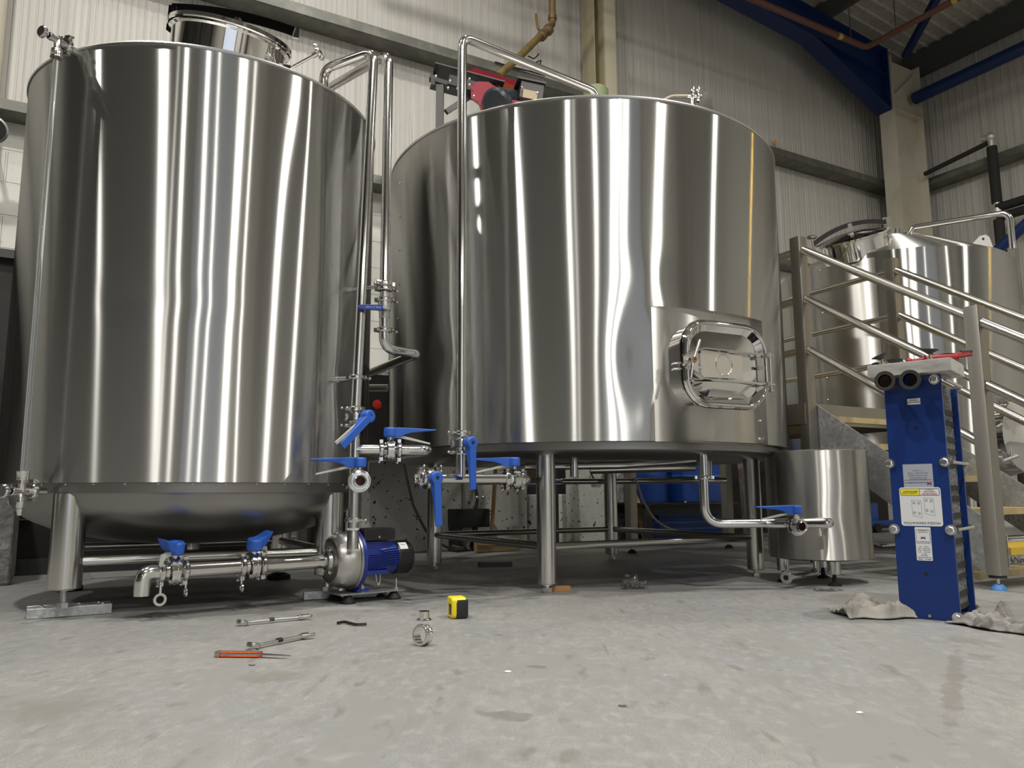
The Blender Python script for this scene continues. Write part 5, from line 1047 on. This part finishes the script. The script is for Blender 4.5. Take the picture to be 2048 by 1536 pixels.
sk_ = thing('steel_container', 'big dark rusty steel container behind the left tank', 'container', W(-.5, 5.2)); a = W(-2.9, 4.95)
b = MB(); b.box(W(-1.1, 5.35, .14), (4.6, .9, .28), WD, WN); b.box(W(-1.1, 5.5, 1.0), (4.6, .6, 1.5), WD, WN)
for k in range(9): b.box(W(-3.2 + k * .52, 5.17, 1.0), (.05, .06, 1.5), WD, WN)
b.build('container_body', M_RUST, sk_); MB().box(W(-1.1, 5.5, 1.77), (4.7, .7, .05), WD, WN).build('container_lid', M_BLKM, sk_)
b = MB(); b.box(W(-.3, 4.9, .04), (3.6, .1, .08), WD, WN); b.box(W(-.3, 4.9, .3), (3.6, .02, .02), WD, WN); tag(b.build('floor_skid', M_BLKM), 'long black steel skid on the floor behind the left tank', 'skid')
tag(MB().tube([A(590, 1078, 4.6), A(170, 1092, 3.9)], .018).build('brace_tube', M_LEG), 'thin steel tube glinting behind the left tank brace', 'tube')
bo = thing('black_cabinet', 'black cabinet with hoses and a red push button seen between the two tanks', 'cabinet', at_v(748, 5.0))
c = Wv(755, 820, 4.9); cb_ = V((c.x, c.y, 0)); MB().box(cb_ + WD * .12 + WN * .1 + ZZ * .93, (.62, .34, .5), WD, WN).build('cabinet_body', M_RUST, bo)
q = Wv(750, 810, 4.87); MB().lathe([(0, 0), (.035, 0), (.04, .02), (.03, .04), (0, .045)], q, -WN).build('push_button', mat('red_button', (.6, .03, .02), .4), bo)
for pts, mm in (([(742, 795), (752, 812), (770, 832)], mat('beige_hose', (.4, .33, .25), .6)), ([(742, 822), (760, 830), (768, 850)], M_RUB)): MB().tube([Wv(*p, 4.85) for p in pts], .010, fil=.05, n=10).build('hose', mm, bo)
tag(MB().tube([W(3.0, 0, .0) * 0 + A(738, 776, 4.2), A(775, 776, 4.2)], .02).build('cross_tube', M_LEG), 'short level steel tube bridging the gap between the tanks', 'tube')
tag(MB().box(W(2.35, 5.94, 1.28), (1.6, .06, .22), WD, WN).build('stone_ledge', M_CONC), 'rough stone ledge low on the wall between the tanks', 'ledge')
hz = [A(803, 905, 4.6), A(812, 950, 4.6), A(826, 1010, 4.6), A(850, 1060, 4.6), A(872, 1083, 4.7), A(905, 1100, 4.95), A(933, 1098, 5.1), A(905, 1092, 5.2)]
for p in hz: p.z = max(p.z, .012)
tag(MB().tube(hz, .008, fil=.12, n=10).build('grey_hose', mat('grey_hose_rubber', (.16, .15, .12), .6)), 'thin grey hose hanging down behind the pump and curling on the floor', 'hose')
br = thing('broom', 'broom with a wooden handle leaning behind the middle tank', 'broom', Wv(990, 1090, 4.95)); q0 = Wv(982, 1090, 4.95); q0.z = .07; q1 = Wv(992, 930, 5.05)
MB().cyl(q0, q1 + (q1 - q0) * .3, .014).build('broom_handle', mat('broom_wood', (.30, .17, .08), .6), br); b = MB(); b.box(q0 + WD * .05, (.34, .06, .04), WD, WN); b.build('broom_head', M_WOOD, br)
b = MB()
for k in range(60): x_ = -.12 + .34 * k / 60; b.box(q0 + WD * x_ - ZZ * .038, (.0035, .05, .05), WD + WN * random.uniform(-.1, .1), WN)
b.build('bristles', mat('straw_bristle', (.33, .25, .13), .8), br)
mc_ = thing('wheeled_motor_stand', 'small black wheeled stand with a handle arm beneath the middle tank', 'stand', Fz(950, 1102, 0)); f = Fz(950, 1102, 0)
b = MB(); b.box(f + ZZ * .235 + WD * -.05, (.26, .16, .13), WD, WN, bev=.008); b.box(f + ZZ * .10 + WD * -.16, (.03, .14, .2), WD, WN); b.build('stand_body', M_BLK, mc_)
MB().lathe([(0, -.02), (.035, -.02), (.04, 0), (.035, .02), (0, .02)], f + ZZ * .041, (WN + WD * .2), 24).build('caster_wheel', M_RUB, mc_)
b = MB(); b.beam(f + ZZ * .06, f + ZZ * .2, .03, .03, WD); b.tube([f + ZZ * .28, f + ZZ * .37 + WD * .02, f + ZZ * .58 - WD * .02], .012, fil=.03); b.build('stand_arm', M_BLKM, mc_)
b = MB(); b.sph(f + ZZ * .38 + WD * .0 - WN * .03, .014, 6); b.sph(f + ZZ * .38 + WD * .05 - WN * .03, .012, 6); b.build('arm_pin', M_SCREW, mc_)
tag(MB().box(W(4.9, 5.735, .55), (6.6, .02, 1.1), WD, WN).build('dark_backing_board', M_RUST), 'long black board added along the foot of the back wall to darken the gap behind the middle tank', 'board')  # added dark board: stands in for the black gap and hides the blockwork
# blue drums, crate and black rack to the right under the tank
def drumlike(px0, px1, v, z0, z1, label, nm='plastic_drum'):
    a, c = at_v(px0, v), at_v(px1, v); r = (c - a).length / 2; m_ = (a + c) / 2 + WN * r; t = thing(nm, label, 'drum', m_)
    MB().lathe([(0, z0), (r * .97, z0), (r, z0 + .02), (r, z0 + .2), (r * 1.02, z0 + .215), (r, z0 + .23), (r, z1 - .03), (r * .9, z1), (0, z1)], m_, ZZ, 40).build('drum_body', M_DRUM, t)
    MB().lathe([(.9 * r, z1), (.92 * r, z1 + .02), (.85 * r, z1 + .02), (0, z1 + .01)], m_, ZZ, 40).build('drum_rim', M_BLK, t)
drumlike(1298, 1352, 5.05, .33, .85, 'blue plastic drum on the black rack, left of the blue crate')
def crate(px0, px1, v, z0, z1, label, th=.4):
    a, c = at_v(px0, v), at_v(px1, v); L = (c - a).length; t = thing('plastic_crate', label, 'crate', (a + c) / 2); m_ = (a + c) / 2 + WN * th / 2
    MB().box(m_ + ZZ * (z0 + z1) / 2, (L, th, z1 - z0), WD, WN, bev=.012).build('crate_body', M_DRUM, t)
    b = MB()
    for f_ in (.35, .62, .96): b.box(m_ + ZZ * (z0 + (z1 - z0) * f_) - WN * .012, (L + .01, th, .014), WD, WN)
    b.build('crate_rib', mat('blue_crate_rib', (.03, .13, .45), .4), t)
crate(1368, 1450, 5.0, .33, .95, 'ribbed blue plastic crate on the black rack')
crate(1318, 1452, 4.95, .05, .24, 'long low blue plastic tray on the floor under the rack')
rk = thing('black_rack', 'low black steel rack carrying the blue drum and crate', 'rack', at_v(1380, 4.9)); a, c = at_v(1296, 4.86, .285), at_v(1458, 4.86, .285); MB().beam(a, c, .05, .09).build('front_rail', M_BLKM, rk); MB().beam(a + WN * .5, c + WN * .5, .05, .09).build('rear_rail', M_BLKM, rk)
for q in (a, c, a + WN * .5, c + WN * .5): MB().beam(q - ZZ * .284, q, .05, .05, WD).build('leg', M_BLKM, rk)
MB().beam(a + WN * .25 + WD * .0 + ZZ * .035, c + WN * .25 + ZZ * .035, .74, .012).build('deck', M_BLKM, rk)
q = at_v(1372, 4.83, .33); tag(MB().sph(q, .012, 6).build('bolt_head', M_SCREW), 'pale bolt head on the black rack rail', 'bolt')
# leaning plywood, white hose
a = Fz(1288, 1086, 0); c = Fz(1322, 1086, 0); tpz = A(1263, 962, a.y).z
b = MB(); b.prism([(0, 0), ((c - a).length, 0), (-.10, tpz), (-.14, tpz)], a, (c - a).normalized(), ZZ, .012); tag(b.build('leaning_board', M_WOOD), 'yellow plywood offcut leaning behind the walkway leg', 'board')
a = Fz(1237, 1078, 0); tag(MB().box(a + ZZ * .16, (.06, .12, .32), WD, WN).build('foam_board', mat('cream_foam', (.42, .40, .31), .8)), 'cream foam board standing beside the walkway leg', 'board')
hs_ = [A(1270, 955, 5.0), A(1285, 1000, 5.0), A(1305, 1035, 5.0), A(1332, 1056, 5.0), A(1390, 1072, 5.1)]
tag(MB().tube(hs_, .0085, fil=.2, n=10).build('white_hose', mat('white_hose_rubber', (.5, .49, .5), .5)), 'white hose curving down in front of the blue drum', 'hose')
a = at_v(1506, 5.2); tag(MB().prism([(-.1, 0), (.10, 0), (.0, .85), (-.14, .85)], a, WD, ZZ, .05).build('leaning_slab', mat('brown_stone', (.2, .16, .13), .85, spots=[(12, (.32, .28, .25), .5, .65)])), 'brown leaning slab between the walkway leg and the right tank leg', 'slab')
a = Fz(1330, 1078, .006); tag(MB().box(a, (.42, .22, .01), WD, WN).build('board_on_floor', M_WOOD), 'thin timber sheet lying flat behind the walkway leg', 'board')
# blue machine parts right of the small tank
pj_ = at_v(1740, 5.2); jk = thing('pallet_jack', 'blue pallet truck parked in the gap left of the heat exchanger', 'pallet truck', pj_)
b = MB(); b.box(pj_ + ZZ * .09 + WD * .2, (1.0, .15, .05), WD, WN, bev=.01); b.box(pj_ + ZZ * .16 + WN * .2, (.5, .25, .26), WD, WN, bev=.01); b.build('fork', M_DRUM, jk); MB().cyl(pj_ + ZZ * .046 - WN * .1, pj_ + ZZ * .046 + WN * .1, .045).build('wheel', M_RUB, jk)
tag(MB().tube([Fz(1722, 1088, .02), Fz(1742, 1088, .025), Fz(1765, 1093, .02), Fz(1795, 1090, .02)], .016, fil=.05).build('braided_hose', mat('chromed_flex', (.6, .58, .56), .2, 1, bump=(90, .5, .01))), 'shiny flexible steel hose on the floor behind the heat exchanger', 'hose')
b = MB(); q = Fz(2075, 1165, .0); b.box(q + ZZ * .0145 + SW * .45 + SU * .3, (1.5, .16, .028), SW, SU); tag(b.build('floor_plank', M_TREAD), 'timber plank lying on the floor behind the bottom stair post', 'plank')
q = S(-.2, 1.4, 0); tag(MB().tube([A(2008, 1082, 4.1), A(2080, 1078, 4.1)], .03).build('floor_pipe', M_PIPE), 'shiny pipe under the stairs at the right edge', 'pipe')
q = A(1958, 990, 5.2); b = MB(); b.tube([A(1938, 978, 5), A(1952, 978, 5), A(1964, 992, 5), A(1966, 1016, 5)], .02, fil=.05); tag(b.build('bent_tube', M_LEG), 'bent steel tube seen between the stair treads', 'tube')
bx_ = at_v(1588, 5.3); tag(MB().box(bx_ + ZZ * .65, (.25, .3, .5), WD, WN).build('blue_cabinet', M_DRUM), 'blue cabinet glimpsed between the middle tank and stair post', 'cabinet')

# grain mill above the middle tank
gm = thing('grain_mill', 'red and black motor-driven mill on a black frame behind the middle tank', 'mill', A(880, 250, 5.2))
YM = 5.0; 
def P_(x, y, d=0): return A(x, y, YM + d)
b = MB(); pt = P_(880, 172); b.box(V((pt.x, pt.y, pt.z / 2)), (.05, .05, pt.z), V((1, 0, 0)), V((0, 1, 0))); pt2 = P_(1100, 240, .9); b.box(V((pt2.x, pt2.y, pt2.z / 2)), (.05, .05, pt2.z), V((1, 0, 0)), V((0, 1, 0))); b.beam(P_(892, 224), P_(960, 180, .1), .03, .035)
b.build('stand_post', mat('dark_grey_frame', (.07, .065, .06), .5), gm)
b = MB(); b.beam(P_(864, 160), P_(955, 188, .05), .05, .03); b.beam(P_(868, 152, .25), P_(1010, 190, .4), .05, .03); b.beam(P_(864, 160), P_(868, 150, .25), .04, .03); b.box(P_(867, 163), (.03, .05, .07)); b.box(P_(935, 172, .02), (.26, .05, .07), V((1, .1, -.25)), V((0, 1, 0)))
b.beam(P_(865, 152, .1), P_(1000, 188, .2), .35, .01); b.build('top_frame', M_BLKM, gm)
b = MB(); b.prism([(0, 0), (.0, -.09), (.05, -.13), (.14, -.33), (.2, -.34), (.17, -.24), (.25, -.23), (.34, -.17), (.34, -.1), (.26, -.09), (.22, -.06), (.19, -.02), (.12, .03), (.05, .03)], P_(942, 172, -.02), V((1, 0, -.05)), ZZ, .02); b.build('red_side_plate', M_RED, gm)
b = MB(); b.beam(P_(932, 150, .3), P_(1045, 184, .8), .16, .05); b.build('red_channel', M_RED, gm); MB().beam(P_(985, 178, .1), P_(1040, 200, .5), .12, .1).build('rust_red_trough', mat('rust_red', (.28, .06, .02), .5), gm)
m0, m1 = P_(988, 205, -.1), P_(1050, 202, .4); b = MB(); ax_ = (m1 - m0).normalized(); Lm = (m1 - m0).length
b.lathe([(0, 0), (.075, 0), (.095, .02), (.098, .08), (.085, .12), (.085, Lm), (0, Lm)], m0, ax_, 32); b.build('electric_motor', mat('blue_black_enamel', (.03, .036, .045), .3), gm)
b = MB()
xx = ax_.orthogonal().normalized(); yy = ax_.cross(xx)
for k in range(-4, 5): b.beam(m0 - ax_ * .003 + xx * (k * .018) - yy * (.07), m0 - ax_ * .003 + xx * (k * .018) + yy * .07, .003, .003, ax_)
b.build('fan_grille', M_BLKM, gm)
b = MB(); c_ = P_(1060, 190, .1); b.box(c_, (.16, .12, .12), V((1, .2, -.12)), V((-.2, 1, 0))); b.box(c_ + ZZ * .07, (.2, .15, .012), V((1, .2, -.12)), V((-.2, 1, 0))); bxm = b.build('switch_box', M_BLKM, gm)
MB().box(P_(1060, 189, .03), (.1, .004, .06), V((1, .2, -.12)), V((-.2, 1, 0))).build('tan_label', mat('tan_label', (.4, .32, .2), .6), gm)
b = MB()
for x_, y_ in ((872, 153), (900, 162), (915, 177), (939, 158), (939, 170), (896, 176), (1044, 175), (1075, 186), (948, 192)): b.sph(P_(x_, y_, -.06), .010, 5)
b.build('frame_bolts', M_SCREW, gm)
gp = A(1192, 190, 5.3); tag(MB().lathe([(0, -.1), (.09, -.1), (.09, .03), (.07, .05), (0, .055)], gp, ZZ, 28).build('green_cap', mat('dull_green', (.2, .24, .12), .6)), 'dull green round cap showing behind the middle tank rim', 'cap')
